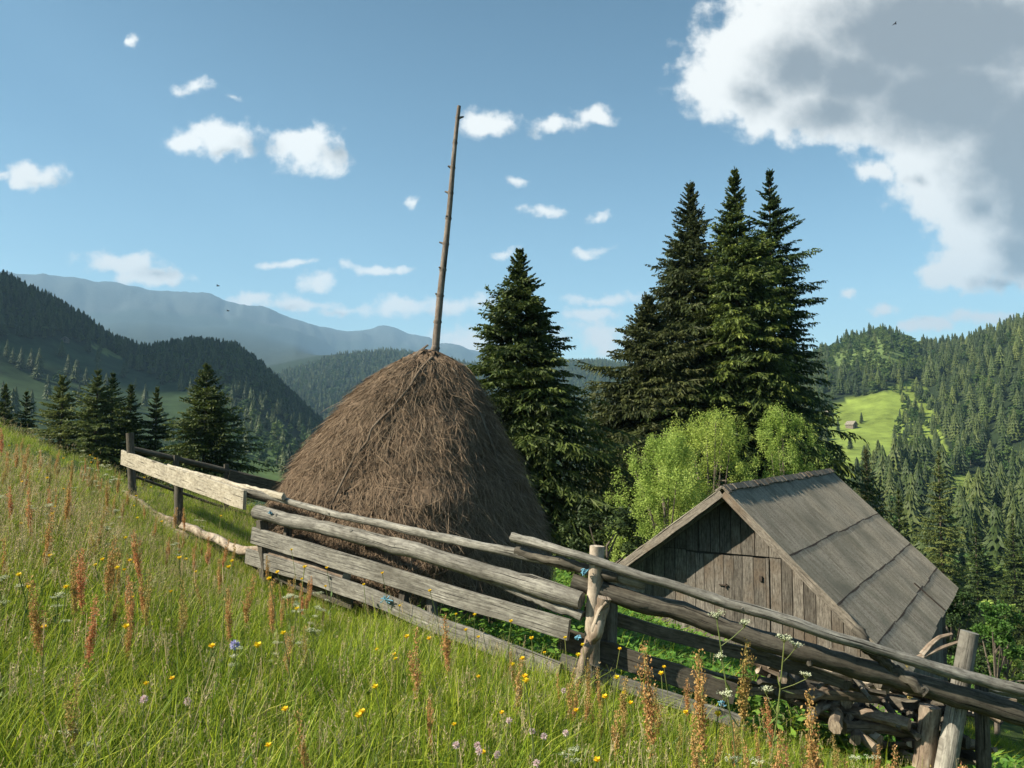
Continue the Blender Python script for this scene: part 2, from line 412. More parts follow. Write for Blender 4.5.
PH = np.unique(np.concatenate([np.linspace(-math.pi, -.95, 70), np.linspace(-.95, .85, 520), np.linspace(.85, math.pi, 70)]))
RR = np.concatenate([np.linspace(.4, 30, 90), np.geomspace(31, 9000, 270)])
HG = np.zeros((len(PH), len(RR)))
RC = np.interp(PH, phis, ZT[:, 1])
for i, ph in enumerate(PH):
    row = [np.interp(ph, phis, ZT[:, k]) for k in range(17)]
    rc = row[1]
    zc = float(local(np.array(rc*math.sin(ph)), np.array(rc*math.cos(ph))))
    xk = np.log([rc, 40] + [row[k] for k in (3, 5, 7, 9, 11, 13, 15)] + [9100])
    yk = np.array([zc, min(row[2], zc-1.5 if abs(ph) < 1.2 else 99)] + [row[k] for k in (4, 6, 8, 10, 12, 14, 16)] + [row[16]*.8])
    pol = pchip(xk, yk, np.log(np.maximum(RR, rc)))
    lo = local(RR*math.sin(ph), RR*math.cos(ph))
    w = sstep(rc*.8, rc*1.15, RR)
    HG[i] = lo*(1-w) + pol*w
XG = RR[None]*np.sin(PH)[:, None]; YG = RR[None]*np.cos(PH)[:, None]
amp = np.interp(RR, [30, 100, 400, 1000, 2000, 5600, 8000], [0, .8, 3, 5, 12, 50, 38])[None]
wl = np.interp(RR, [30, 400, 1200, 5600, 8000], [20, 70, 170, 800, 600])[None]
HG += amp*fbm(XG/wl+9, YG/wl+5, 4)
# gullies on the far ridge
g5 = np.interp(RR, [5900, 6600, 8000, 8400], [0, 1, .6, 0])[None]
HG += g5*110*(np.abs(fbm(PH[:, None]*26+3, RR[None]*0+RR[None]/2000., 4))-.35)

def H(x, y):
    x = np.asarray(x, float); y = np.asarray(y, float)
    ph = np.arctan2(x, y); r = np.hypot(x, y)
    fi = np.interp(ph, PH, np.arange(len(PH))); fj = np.interp(r, RR, np.arange(len(RR)))
    i = np.clip(fi.astype(int), 0, len(PH)-2); j = np.clip(fj.astype(int), 0, len(RR)-2)
    a, b = fi-i, fj-j
    return (HG[i, j]*(1-a)+HG[i+1, j]*a)*(1-b) + (HG[i, j+1]*(1-a)+HG[i+1, j+1]*a)*b

def in_poly(px, py, poly):
    r = np.zeros(np.shape(px), bool); n = len(poly)
    for k in range(n):
        x0, y0 = poly[k]; x1, y1 = poly[(k+1) % n]
        c = ((y0 > py) != (y1 > py)) & (px < (x1-x0)*(py-y0)/((y1-y0) + 1e-9) + x0)
        r ^= c
    return r

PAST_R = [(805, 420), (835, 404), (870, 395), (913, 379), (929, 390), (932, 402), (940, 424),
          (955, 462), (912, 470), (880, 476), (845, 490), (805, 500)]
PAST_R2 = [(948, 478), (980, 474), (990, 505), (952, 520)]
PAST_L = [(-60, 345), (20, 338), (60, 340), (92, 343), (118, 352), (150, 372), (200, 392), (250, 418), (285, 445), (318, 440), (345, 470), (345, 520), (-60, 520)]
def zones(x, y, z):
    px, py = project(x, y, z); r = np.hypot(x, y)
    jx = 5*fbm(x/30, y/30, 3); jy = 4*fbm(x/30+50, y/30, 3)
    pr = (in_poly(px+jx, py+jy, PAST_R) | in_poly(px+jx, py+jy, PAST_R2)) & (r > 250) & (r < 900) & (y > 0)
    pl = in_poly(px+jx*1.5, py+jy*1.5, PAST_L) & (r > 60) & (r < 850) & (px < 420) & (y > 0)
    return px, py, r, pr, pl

# terrain sheet
n, k = HG.shape
V = np.stack([XG, YG, HG], -1).reshape(-1, 3)
i, j = np.meshgrid(np.arange(n-1), np.arange(k-1), indexing='ij')
Fq = np.stack([i*k+j, i*k+j+1, (i+1)*k+j+1, (i+1)*k+j], -1).reshape(-1, 4)
tm = MB(); tm.add(V, Fq[:, ::-1])
cap = np.vstack([V[np.arange(n)*k], [[0, 0, -1.6]]])
tm.add(cap, np.stack([np.arange(n-1), np.arange(1, n), np.full(n-1, n)], -1)[:, ::-1])
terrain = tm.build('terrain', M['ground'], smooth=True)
tag(terrain, kind='structure')
px, py, r, pr, pl = zones(V[:, 0], V[:, 1], V[:, 2])
col = np.tile(np.array([.022, .034, .014]), (len(V), 1))
near = r < 60
col[near] = (.05, .075, .02)
col[(r >= 60) & (r < 160)] = (.035, .06, .018)
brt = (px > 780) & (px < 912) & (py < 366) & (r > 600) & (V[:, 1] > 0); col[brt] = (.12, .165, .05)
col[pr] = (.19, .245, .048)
col[pl] = (.033, .056, .021)  # left pasture colour darkened to carry the cloud shade
lit = in_poly(px, py, [(86, 346), (104, 343), (124, 352), (120, 358), (100, 353)]) & (r > 300) & (r < 1000); col[lit] = (.17, .19, .06)  # sunlit patch painted into the ground colour
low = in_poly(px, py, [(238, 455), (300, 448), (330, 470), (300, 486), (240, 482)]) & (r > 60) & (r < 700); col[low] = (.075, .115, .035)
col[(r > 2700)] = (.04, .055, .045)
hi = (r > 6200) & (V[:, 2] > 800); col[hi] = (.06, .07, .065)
col = np.vstack([col, np.tile([.05, .075, .02], (len(cap), 1))])
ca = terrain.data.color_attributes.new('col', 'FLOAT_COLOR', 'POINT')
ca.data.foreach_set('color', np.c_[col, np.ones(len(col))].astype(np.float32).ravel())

# ------------------------------------------------------------------ trees
def diamonds(base, d, side, length, width, tone, young, mb, mat=0, mid=.45):
    """pointed leaf-like quads: base points, unit directions, unit side vectors"""
    m = len(base)
    length = np.broadcast_to(length, (m,))[:, None]; width = np.broadcast_to(width, (m,))[:, None]
    V = np.stack([base, base + d*length*mid + side*width/2, base + d*length, base + d*length*mid - side*width/2], 1).reshape(-1, 3)
    Fq = np.arange(m*4).reshape(-1, 4)
    gr = np.stack([np.repeat(np.broadcast_to(young, (m,)), 4), np.zeros(m*4), np.repeat(np.broadcast_to(tone, (m,)), 4)], -1)
    mb.add(V, Fq, mat, gr)

def spruce_crown(Ht, Rd, seed, nwh, nbr, ntw, fish, cb=.06, wide=.07, ragged=.22, young=.25, gaps=.0, hang=.5, shape=.85):
    rg = np.random.default_rng(seed); mb = MB()
    t = np.repeat((np.arange(nwh)/nwh)**1.05, nbr) + rg.uniform(-.35, .35, nwh*nbr)/nwh
    t = np.clip(t, 0, .985)
    az = rg.uniform(0, 2*np.pi, len(t))
    lump = 1 + .30*np.sin(az*2 + seed) * np.sin(t*9 + seed*1.7) + .12*np.sin(az*3+t*15+seed)
    Lb = Rd*((1-t)**shape*(.86+.14*np.minimum(1, t*7)) + .015)*lump*(1 + ragged*rg.normal(size=len(t))*.7)
    Lb = np.maximum(Lb, .02*Rd)
    if gaps:
        keep = rg.random(len(t)) > gaps; t, az, Lb = t[keep], az[keep], Lb[keep]
    Lb = Lb*(1-.62*np.clip((t-.78)/.2, 0, 1))
    z0 = Ht*(cb + (1-cb)*t)
    tilt = np.tan(np.radians(np.interp(t, [0, .5, .85, 1], [-16, -6, 18, 55]) + rg.normal(size=len(t))*5))
    droop = np.interp(t, [0, .5, 1], [.42, .34, .1]); upt = np.interp(t, [0, .5, 1], [.30, .22, .1])
    def pos(s, idx):
        rr = Lb[idx]*s
        zz = z0[idx] + Lb[idx]*(tilt[idx]*s - droop[idx]*s*s + upt[idx]*s**3)
        return np.stack([rr*np.cos(az[idx]), rr*np.sin(az[idx]), zz], -1)
    # bare branch wood as thin slivers
    nb = len(t); idx = np.arange(nb)
    for s0, s1 in ((0., .45), (.45, .8)):
        p0, p1 = pos(np.full(nb, s0), idx), pos(np.full(nb, s1), idx)
        d = nrm(p1-p0); sd = nrm(np.cross(d, [0, 0, 1.]))
        diamonds(p0, d, sd, np.linalg.norm(p1-p0, axis=1), .02+.012*Lb, rg.random(nb)*.3, 0, mb)
    # twigs
    idx = np.repeat(np.arange(nb), ntw); m = len(idx)
    s = np.tile((np.arange(ntw)+.6)/ntw, nb)*.95 + rg.uniform(-.03, .03, m) + .05
    s = np.clip(s, .06, 1.0)
    P = pos(s, idx); Pn = pos(np.minimum(s+.04, 1.05), idx)
    T = nrm(Pn-P); S = nrm(np.cross(T, [0, 0, 1.]))
    sg = np.where(rg.random(m) < .5, -1., 1.)
    sp = np.where(s > .9, rg.uniform(-.3, .3, m), rg.uniform(.6, 1.25, m)*sg)
    dr = -hang*rg.uniform(.25, 1.15, m)*np.clip(1.15-t[idx], .1, 1)
    D = nrm(T*.75 + S*sp[:, None] + np.array([0, 0, 1.])*dr[:, None])
    lt = np.clip(.42*Lb[idx]*(1.12-.7*s), (.09-.045*t[idx])*Rd**.5, .34*Rd**.6+.1)*rg.uniform(.65, 1.25, m)
    side = nrm(np.cross(D, nrm(np.array([0, 0, 1.])+.7*rg.normal(size=(m, 3)))))
    tone = np.clip(rg.beta(2, 2, m)*.8 + .2*rg.normal(size=m)*.3 + .15*np.repeat(rg.normal(size=nb), ntw), 0, 1)
    yg = np.clip((s-.55)*young*2*rg.random(m), 0, 1)
    if not fish:
        diamonds(P, D, side, lt, wide*4*np.sqrt(lt), tone, yg, mb)
    else:
        diamonds(P, D, side, lt, wide, tone, yg, mb)
        k = fish; ii = np.repeat(np.arange(m), k)
        q = np.tile((np.arange(k)+.7)/k, m)
        B = P[ii] + D[ii]*(lt[ii]*q)[:, None]
        sgn = np.tile(np.where(np.arange(k) % 2 == 0, 1., -1.), m)
        d2 = nrm(D[ii]*.7 + side[ii]*(sgn*rg.uniform(.3, .9, len(ii)))[:, None] + np.array([0, 0, -1.])*(hang*rg.uniform(.3, 1.5, len(ii)))[:, None])
        l2 = lt[ii]*rg.uniform(.35, .62, len(ii))*(1.15-.5*q)
        sd2 = nrm(np.cross(d2, nrm(rg.normal(size=(len(ii), 3))+np.array([0, 0, .6]))))
        diamonds(B, d2, sd2, l2, wide*1.05, np.clip(tone[ii]+rg.normal(size=len(ii))*.12, 0, 1), np.clip(yg[ii]*(.5+q), 0, 1), mb)
    # leader
    nl = 14; zt = np.linspace(.93, 1.0, nl)*Ht
    a = rg.uniform(0, 6.28, nl)
    d = nrm(np.stack([np.cos(a), np.sin(a), np.full(nl, .9)], -1))
    diamonds(np.stack([0*zt, 0*zt, zt], -1), d, nrm(np.cross(d, [0.3, .2, 1.])), .014*Ht*np.linspace(1, .4, nl), wide*.9, .5, .3, mb)
    diamonds(np.array([[0, 0, Ht*.95]]), np.array([[0, 0, 1.]]), np.array([[1., 0, 0]]), .055*Ht, wide*.8, .5, .3, mb)
    return mb

def spruce_trunk(Ht, r0, seed=0, lean=0):
    mb = MB(); z = np.linspace(-1.0, Ht*.985, 12)
    rg = np.random.default_rng(seed)
    P = np.stack([.02*np.sin(z)+0*z, .02*np.cos(z*1.3), z], -1)
    tube(mb, P, np.maximum(r0*(1-np.clip(z, 0, None)/Ht)**.9, .012), 7, rough=.06, seed=seed)
    return mb

def broad_crown(Ht, Rd, seed, nblob, nleaf, leaf, zlo=.25, squash=1.0, spread=.45, yg=.4):
    """leaf-sized faces gathered in twiggy clumps along the limbs"""
    rg = np.random.default_rng(seed); mb = MB()
    u = rg.random(nblob); a = rg.uniform(0, 6.28, nblob)
    zc = zlo + (1-zlo)*u
    prof = np.sqrt(np.clip(1 - ((zc-(zlo+.36*(1-zlo)))/(.68*(1-zlo)))**2, .04, 1))
    rr = Rd*prof*np.sqrt(rg.random(nblob))*.95*(1+.18*np.sin(3*a+seed)+.12*np.sin(5*a+8*zc))
    cen = np.stack([rr*np.cos(a), rr*np.sin(a), Ht*zc*.96], -1)
    br = Rd*spread*rg.uniform(.35, .8, nblob)*.75
    idx = rg.integers(0, nblob, nleaf)
    off = rg.normal(size=(nleaf, 3)); off = nrm(off)*(rg.random(nleaf)**.45)[:, None]
    P = cen[idx] + off*br[idx][:, None]*np.array([1, 1, .75*squash])
    out = nrm(P - np.array([0, 0, Ht*.45]))
    nn = nrm(out*.5 + np.array([0, 0, .6]) + .7*rg.normal(size=(nleaf, 3)))
    d = nrm(np.cross(nn, rg.normal(size=(nleaf, 3))))
    tone = np.clip(.5 + .22*rg.normal(size=nleaf) + .22*rg.normal(size=nblob)[idx], 0, 1)
    young = np.clip(yg*rg.random(nleaf)*(np.linalg.norm(P[:, :2], axis=1)/Rd), 0, 1)
    diamonds(P, d, np.cross(nn, d), leaf*rg.uniform(.7, 1.35, nleaf), leaf*.62, tone, young, mb)
    return mb, cen

def broad_trunk(Ht, r0, cen, seed, nl=14):
    rg = np.random.default_rng(seed); mb = MB()
    z = np.linspace(-.6, Ht*.6, 8)
    P0 = np.stack([.04*np.sin(z*1.1)*Ht*.1, .03*np.cos(z)*Ht*.1, z], -1)
    tube(mb, P0, r0*np.linspace(1.1, .35, 8), 7, rough=.06, seed=seed)
    for c in cen[rg.permutation(len(cen))[:nl]]:
        b = P0[rg.integers(2, 8)]
        if c[2] < b[2]: b = P0[2]
        midp = (b+c)/2 + np.array([0, 0, .06*Ht])*rg.uniform(-.5, 1)
        tube(mb, lerp_pts([b, midp, c], 6), r0*np.linspace(.42, .09, 6), 5, seed=seed)
    return mb

def spruce_thing(label, px, pytop, Y, Rd, seed, mat='spruce', group=None, basez=None, det=(50, 8, 17, 6), rot=0, name='spruce_tree', **kw):
    top = at(px, pytop, Y)
    gz = float(H(top[0], Y)) if basez is None else basez
    Ht = top[2]-gz
    e = empty(name, (top[0], Y, gz), label, 'spruce tree', group)
    spruce_crown(Ht, Rd, seed, *det, **kw).build('crown', M[mat], e)
    spruce_trunk(Ht, .012*Ht+.04, seed).build('trunk', M['trunk'], e)
    return e

# the big ones
spruce_thing('single dense dark spruce standing right behind the haystack', 520, 249, 27, 3.65, 21, 'spruce', det=(56, 13, 18, 6), young=.22, hang=.42, shape=.8, wide=.065)
G3 = 'spruces in the tall clump behind the barn'
spruce_thing('tall slim spruce with brownish cones at its tip, left spire of the three tall ones', 690, 181, 35, 4.3, 22, 'sprucewarm', G3, det=(62, 14, 18, 6), young=.35, hang=.62, shape=.75, wide=.07)
spruce_thing('tallest spruce with bright green new shoots, middle spire of the clump behind the barn', 735, 167, 32.5, 3.8, 23, 'spruce', G3, det=(64, 12, 18, 6), young=.85, hang=.6, shape=.78, wide=.068)
spruce_thing('tall dark spruce with long layered drooping boughs, right spire of the clump', 769, 169, 36, 3.7, 24, 'spruce', G3, det=(52, 12, 19, 6), young=.2, hang=.6, ragged=.36, shape=.72, wide=.07)
spruce_thing('broad bushy spruce with sagging boughs on the left flank of the three tall spires', 648, 296, 33, 4.0, 25, 'sprucewarm', G3, det=(50, 14, 18, 6), young=.3, hang=.62, shape=.62, wide=.07)
# the row below the meadow crest
GL = 'young spruces beyond the crest of the meadow'
ROW = [(-22, 372, 44, 1.7, 'spruce', 'dark young spruce mostly beyond the frame edge, first of the row behind the crest'),
       (6, 383, 43, 1.3, 'spruce', 'small dark spruce at the very edge of the picture behind the crest'),
       (27, 389, 45, 1.2, 'spruce', 'shortest dark spruce between the edge spruce and the pale round one'),
       (63, 375, 42, 1.9, 'sprucelight', 'pale rounded spruce left of the tall pair behind the meadow crest'),
       (98, 369, 41, 1.75, 'sprucelight', 'pale olive spruce, taller of the close pair behind the meadow crest'),
       (113, 371, 43, 1.5, 'spruce', 'dark spruce growing against the pale olive one'),
       (131, 383, 41, 1.25, 'spruce', 'dark spruce right behind the first post of the fence'),
       (157, 386, 42, 1.15, 'spruce', 'narrow dark spruce standing alone between the fence post and the broad spruce'),
       (207, 364, 37, 2.15, 'spruce', 'broad dark spruce with layered boughs above the pale fence board')]
for q, (px_, pt, Y, rd, mt, lb) in enumerate(ROW):
    spruce_thing(lb, px_, pt, Y, rd*1.3, 40+q, mt, GL, det=(36, 13, 14, 5), wide=.075, young=.25, hang=.3, shape=.62, ragged=.28)
# behind the barn
GB = 'spruces on the slope below the barn'
BB = [(938, 448, 74, 3.0, 'sprucelight', 'tall pale-tipped spruce rising behind the far corner of the barn roof'),
      (866, 446, 66, 2.7, 'sprucewarm', 'brownish spruce right above the barn ridge end'),
      (898, 486, 70, 2.4, 'spruce', 'dark spruce between the brownish and the pale-tipped one behind the roof'),
      (842, 470, 60, 2.2, 'spruce', 'dark spruce half hidden behind the barn ridge'),
      (975, 520, 82, 2.6, 'spruce', 'dark spruce right of the pale-tipped one behind the barn'),
      (1012, 512, 90, 2.8, 'spruce', 'dark spruce at the picture edge above the green shrub')]
for q, (px_, pt, Y, rd, mt, lb) in enumerate(BB):
    spruce_thing(lb, px_, pt, Y, rd*1.25, 60+q, mt, GB, det=(38, 12, 13, 4), wide=.11, young=.6, hang=.4, shape=.75)

def bush_thing(label, px, pytop, Y, Rd, seed, mat, leaf, nblob, nleaf, basez=None, group=None, name='willow_bush', cat='bush', zlo=.12, **kw):
    top = at(px, pytop, Y); gz = float(H(top[0], Y)) if basez is None else basez
    Ht = top[2]-gz
    e = empty(name, (top[0], Y, gz), label, cat, group)
    mb, cen = broad_crown(Ht, Rd, seed, nblob, nleaf, leaf, zlo=zlo, **kw)
    mb.build('crown', M[mat], e)
    broad_trunk(Ht, .05+.01*Ht, cen, seed).build('trunk', M['limb'], e)
    return e
GW = 'pale green willows behind the barn'
bush_thing('broad pale green willow spreading left of the barn gable', 664, 430, 21, 1.5, 81, 'willow', .05, 340, 52000, group=GW, spread=.27, squash=2.2)
bush_thing('tall pale green willow between the barn apex and the spruce clump', 708, 404, 23, 1.7, 82, 'willow', .05, 340, 52000, group=GW, spread=.27, squash=2.2)
bush_thing('highest pale green willow, above the barn ridge by the dark spruce', 783, 398, 24, 1.5, 83, 'willow', .05, 300, 46000, group=GW, spread=.27, squash=2.2)
bush_thing('bright green leafy shrub right of the leaning fence post', 992, 600, 22, 1.05, 84, 'shrub', .09, 40, 8000, group='shrubs below the barn', name='green_shrub', cat='shrub', spread=.4)
bush_thing('yellowish shrub tip rising behind the bright green shrub', 1002, 596, 27, .8, 87, 'willow', .09, 30, 4000, group='shrubs below the barn', name='green_shrub', cat='shrub', spread=.4)
bush_thing('dark green shrub under the far eave of the barn roof', 948, 588, 24, 1.1, 85, 'darkleaf', .1, 40, 7000, group='shrubs below the barn', name='green_shrub', cat='shrub', spread=.4)
bush_thing('low dark shrub between the haystack and the barn', 606, 505, 19, 1.2, 86, 'darkleaf', .09, 36, 7000, group='shrubs below the barn', name='green_shrub', cat='shrub', spread=.4)

# --------------------------------------------------------- hillside forests
def far_spruce(Ht, Rd, seed, tiers=11):
    """small conifer: overlapping ragged skirts of boughs round a stem, with loose twigs at the rims"""
    rg_ = np.random.default_rng(seed); mb = MB()
    for i_ in range(tiers):
        f = i_/tiers; zb = Ht*(.05+.95*f)+rg_.normal()*.1; zt = min(Ht, Ht*(.05+.95*(i_+2.1)/tiers))
        r0 = Rd*((1-f)**.85*(.9+.1*min(1, f*8))+.02)*rg_.uniform(.86, 1.12); m = 18
        a = np.linspace(0, 2*np.pi, m, endpoint=False)+rg_.uniform(0, 1)
        rr = r0*np.where(np.arange(m) % 2 == 0, 1., .62)*rg_.uniform(.8, 1.15, m)
        ring = np.stack([rr*np.cos(a), rr*np.sin(a), zb+np.where(np.arange(m) % 2 == 0, -.02, .06)*Ht*.5+rg_.normal(size=m)*.08], -1)
        c = np.array([[rg_.normal()*.05, rg_.normal()*.05, zt]]); q_ = np.arange(m)
        tone = np.r_[np.clip(rg_.normal(.5, .25, m), 0, 1), .3]; yg = np.r_[np.where(q_ % 2 == 0, .5, .0)*rg_.random(m), 0]
        mb.add(np.vstack([ring, c]), np.stack([q_, (q_+1) % m, np.full(m, m)], -1), 0, np.stack([yg, 0*yg, tone], -1))
        m2 = 20; a = rg_.uniform(0, 6.28, m2); d = nrm(np.stack([np.cos(a), np.sin(a), rg_.uniform(-.6, .15, m2)], -1)); t_ = rg_.uniform(.5, .95, m2)
        base = np.stack([r0*t_*np.cos(a), r0*t_*np.sin(a), zb+(zt-zb)*(1-t_)*.9], -1)
        diamonds(base, d, nrm(np.cross(d, rg_.normal(size=(m2, 3))+[0, 0, 1.5])), rg_.uniform(.35, .8, m2)*max(.3, r0*.45), .22, rg_.random(m2), rg_.random(m2)*.7, mb)
    tube(mb, [[0, 0, -1], [0, 0, Ht*.5], [0, 0, Ht*.97]], [.22, .14, .02], 5, mat=1)
    return mb
protos = []
for q in range(4):
    protos.append(far_spruce(15, 3.0+.35*q, 100+q).mesh('spruce_tree', [M['farspruce'], M['trunk']]))
for q in range(2):
    protos.append(far_spruce(14, 3.5+.35*q, 110+q, 9).mesh('spruce_tree', [M['farlight'], M['trunk']]))
for q in range(3):
    mb, cen = broad_crown(10, 3.6, 120+q, 24, 1000, 1.05, zlo=.1, spread=.5)
    tube(mb, [[0, 0, -1], [0, 0, 2], [0, 0, 5]], [.25, .2, .1], 5, mat=1)
    protos.append(mb.mesh('broadleaf_tree', [M['beech'], M['limb']]))
for q in range(2):
    mb, cen = broad_crown(6, 2.6, 130+q, 18, 700, .85, zlo=.05, spread=.5)
    tube(mb, [[0, 0, -1], [0, 0, 1], [0, 0, 3]], [.2, .15, .1], 5, mat=1)
    protos.append(mb.mesh('broadleaf_tree', [M['farshrub'], M['limb']]))

def sector(nn, p0, p1, r0, r1, rg):
    ph = np.arctan((rg.uniform(0, 1, nn)*(p1-p0)+p0-512)/F)
    r = np.sqrt(rg.uniform(r0*r0, r1*r1, nn))
    return r*np.sin(ph), r*np.cos(ph)

rg = np.random.default_rng(5)
TX, TY, TK, TS = [], [], [], []
def keep(x, y, k, s):
    TX.append(x); TY.append(y); TK.append(k); TS.append(s)
# right hill
x, y = sector(5200, 600, 1150, 95, 1120, rg); z = H(x, y); px, py, r, pr, pl = zones(x, y, z)
u = rg.random(len(x))
clump = fbm(x/45+3, y/45, 3)
bright = (px < 922) & (py < 376) & (r > 600)                      # young broadleaf wood below the left summit
con = np.where(bright, (u < .05) | ((py < 346) & (r > 955)), u < np.where(r > 500, .80, .78)+.45*clump)
rowok = np.where(pr, u < .06, True) & (r < 1090)
kind = np.where(con, rg.integers(0, 6, len(x)), np.where(bright, np.where(rg.random(len(x)) < .7, rg.integers(9, 11, len(x)), 8), rg.integers(6, 9, len(x))))
kind = np.where(con & (rg.random(len(x)) < .75), rg.integers(0, 4, len(x)), kind)
sc = np.where(con, .42+.8*rg.random(len(x))**.8, rg.uniform(.55, 1.0, len(x))); sc = np.where(pr, sc*.5, sc)
keep(x[rowok], y[rowok], kind[rowok], sc[rowok])
# clump inside the right pasture
x, y = sector(260, 893, 940, 430, 700, rg); z = H(x, y); px, py, r, pr, pl = zones(x, y, z)
ok = pr & (px > 892) & (py > 388) & (rg.random(len(x)) < .32)
keep(x[ok], y[ok], rg.integers(0, 9, ok.sum()), rg.uniform(.35, .75, ok.sum()))
# left hills
x, y = sector(15000, -330, 480, 330, 1230, rg); z = H(x, y); px, py, r, pr, pl = zones(x, y, z)
u = rg.random(len(x))
dense = np.where(pl, np.where((px > 190), .24, .07)*(1+1.6*fbm(x/40, y/40, 3)), 1.0)
meadow2 = in_poly(px, py, [(120, 352), (180, 372), (240, 395), (300, 430), (330, 445), (300, 452), (200, 400), (130, 368)])
dense = np.where(meadow2, .38, dense)
ok = u < dense
con = rg.random(len(x)) < np.where(px < 130, .93, np.where(pl, .35, .62))
kind = np.where(con, rg.integers(0, 4, len(x)), rg.integers(6, 9, len(x)))
keep(x[ok], y[ok], kind[ok], rg.uniform(.55, 1.05, len(x))[ok])
# middle distance hill behind haystack and spruces
x, y = sector(6500, 240, 640, 1500, 2300, rg); z = H(x, y)
con = rg.random(len(x)) < .6
keep(x, y, np.where(con, rg.integers(0, 4, len(x)), rg.integers(6, 9, len(x))), rg.uniform(.8, 1.35, len(x)))
x, y = sector(1600, 430, 830, 160, 1050, rg)
keep(x, y, np.where(rg.random(len(x)) < .6, rg.integers(0, 4, len(x)), rg.integers(6, 9, len(x))), rg.uniform(.6, 1., len(x)))
TX, TY, TK, TS = map(np.concatenate, (TX, TY, TK, TS))
TZ = H(TX, TY); RT = rg.uniform(0, 6.28, len(TX))
ok = ~((np.hypot(TX, TY) < 130) & (TX < 20))
TX, TY, TK, TS, TZ, RT = (a[ok] for a in (TX, TY, TK, TS, TZ, RT))
px, py = project(TX, TY, TZ); rT = np.hypot(TX, TY)
conif = TK < 6
hgt = np.where(conif, 16, np.where(TK < 9, 10, 6))*TS
show = hgt/rT
ptop = py - show*F
vis = (px > 0) & (px < 1020) & ~((px > 445) & (px < 815)) & ~((px > 285) & (px < 450) & (py > 400))
vis &= ~((px > 840) & (px < 960) & (ptop > 470+(px-830)*.95))
vis &= np.where(px < 290, ptop < 414 + px*.31, True)
vis &= np.where(px > 950, ptop < 640, True)
indiv = np.zeros(len(TX), bool)
for cset in (conif, ~conif):
    cand = np.where(vis & cset)[0]
    indiv[cand[np.argsort(-show[cand])[:290]]] = True
for q in np.where(indiv)[0]:
    o = bpy.data.objects.new('spruce_tree' if conif[q] else 'broadleaf_tree', protos[TK[q]]); C.objects.link(o)
    o.location = (TX[q], TY[q], TZ[q]); o.rotation_euler = (0, 0, RT[q])
    s = TS[q]; o.scale = (s*random.uniform(.9, 1.15), s*random.uniform(.9, 1.15), s)
    rt = px[q] > 500
    if conif[q]:
        tag(o, 'pointed spruce among the many on the wooded slope behind the barn' if rt else 'pointed spruce on the shaded slope across the valley behind the haystack',
            'spruce tree', 'spruces on the slope behind the barn' if rt else 'spruces on the slope across the valley')
    else:
        tag(o, 'rounded green broadleaf tree among spruces on the slope behind the barn' if rt else 'rounded broadleaf tree on the shaded slope across the valley behind the haystack',
            'broadleaf tree', 'broadleaf trees on the slope behind the barn' if rt else 'broadleaf trees on the slope across the valley')

def scatter(name, P, rot, scl, idx, meshes, kind='stuff'):
    """one object whose nodes set many small copies on its points"""
    col_ = bpy.data.collections.new(name+'_kinds')
    for q, me in enumerate(meshes):
        col_.objects.link(bpy.data.objects.new('%s_kind_%02d' % (name, q), me))
    me = bpy.data.meshes.new(name); me.vertices.add(len(P)); me.vertices.foreach_set('co', np.asarray(P, np.float32).ravel())
    for nm, tp, key, dat in (('rot', 'FLOAT_VECTOR', 'vector', rot), ('scl', 'FLOAT_VECTOR', 'vector', scl), ('idx', 'INT', 'value', idx)):
        a = me.attributes.new(nm, tp, 'POINT'); a.data.foreach_set(key, np.asarray(dat, np.int32 if tp == 'INT' else np.float32).ravel())
    o = link(name, me); tag(o, kind=kind)
    g = bpy.data.node_groups.new(name+'_nodes', 'GeometryNodeTree')
    g.interface.new_socket('Geometry', in_out='INPUT', socket_type='NodeSocketGeometry')
    g.interface.new_socket('Geometry', in_out='OUTPUT', socket_type='NodeSocketGeometry')
    N = g.nodes.new; L = g.links.new
    gi, go = N('NodeGroupInput'), N('NodeGroupOutput')
    ci = N('GeometryNodeCollectionInfo'); ci.inputs['Collection'].default_value = col_
    ci.inputs['Separate Children'].default_value = True; ci.inputs['Reset Children'].default_value = True
    ip = N('GeometryNodeInstanceOnPoints'); ip.inputs['Pick Instance'].default_value = True
    def na(nm, tp):
        a = N('GeometryNodeInputNamedAttribute'); a.data_type = tp; a.inputs['Name'].default_value = nm; return a.outputs[0]
    er = N('FunctionNodeEulerToRotation')
    L(na('rot', 'FLOAT_VECTOR'), er.inputs[0])
    L(gi.outputs[0], ip.inputs['Points']); L(ci.outputs[0], ip.inputs['Instance'])
    L(na('idx', 'INT'), ip.inputs['Instance Index']); L(er.outputs[0], ip.inputs['Rotation']); L(na('scl', 'FLOAT_VECTOR'), ip.inputs['Scale'])
    L(ip.outputs[0], go.inputs[0])
    md = o.modifiers.new('scatter', 'NODES'); md.node_group = g
    return o
rest = ~indiv
rz = np.zeros((rest.sum(), 3)); rz[:, 2] = RT[rest]
sc3 = np.repeat(TS[rest][:, None], 3, 1)*np.c_[rg.uniform(.9, 1.2, (rest.sum(), 2)), np.ones(rest.sum())]
forest = scatter('far_forest', np.c_[TX, TY, TZ][rest], rz, sc3, TK[rest], protos)
tag(forest, 'mixed spruce and broadleaf forest covering the far hillsides', 'forest')

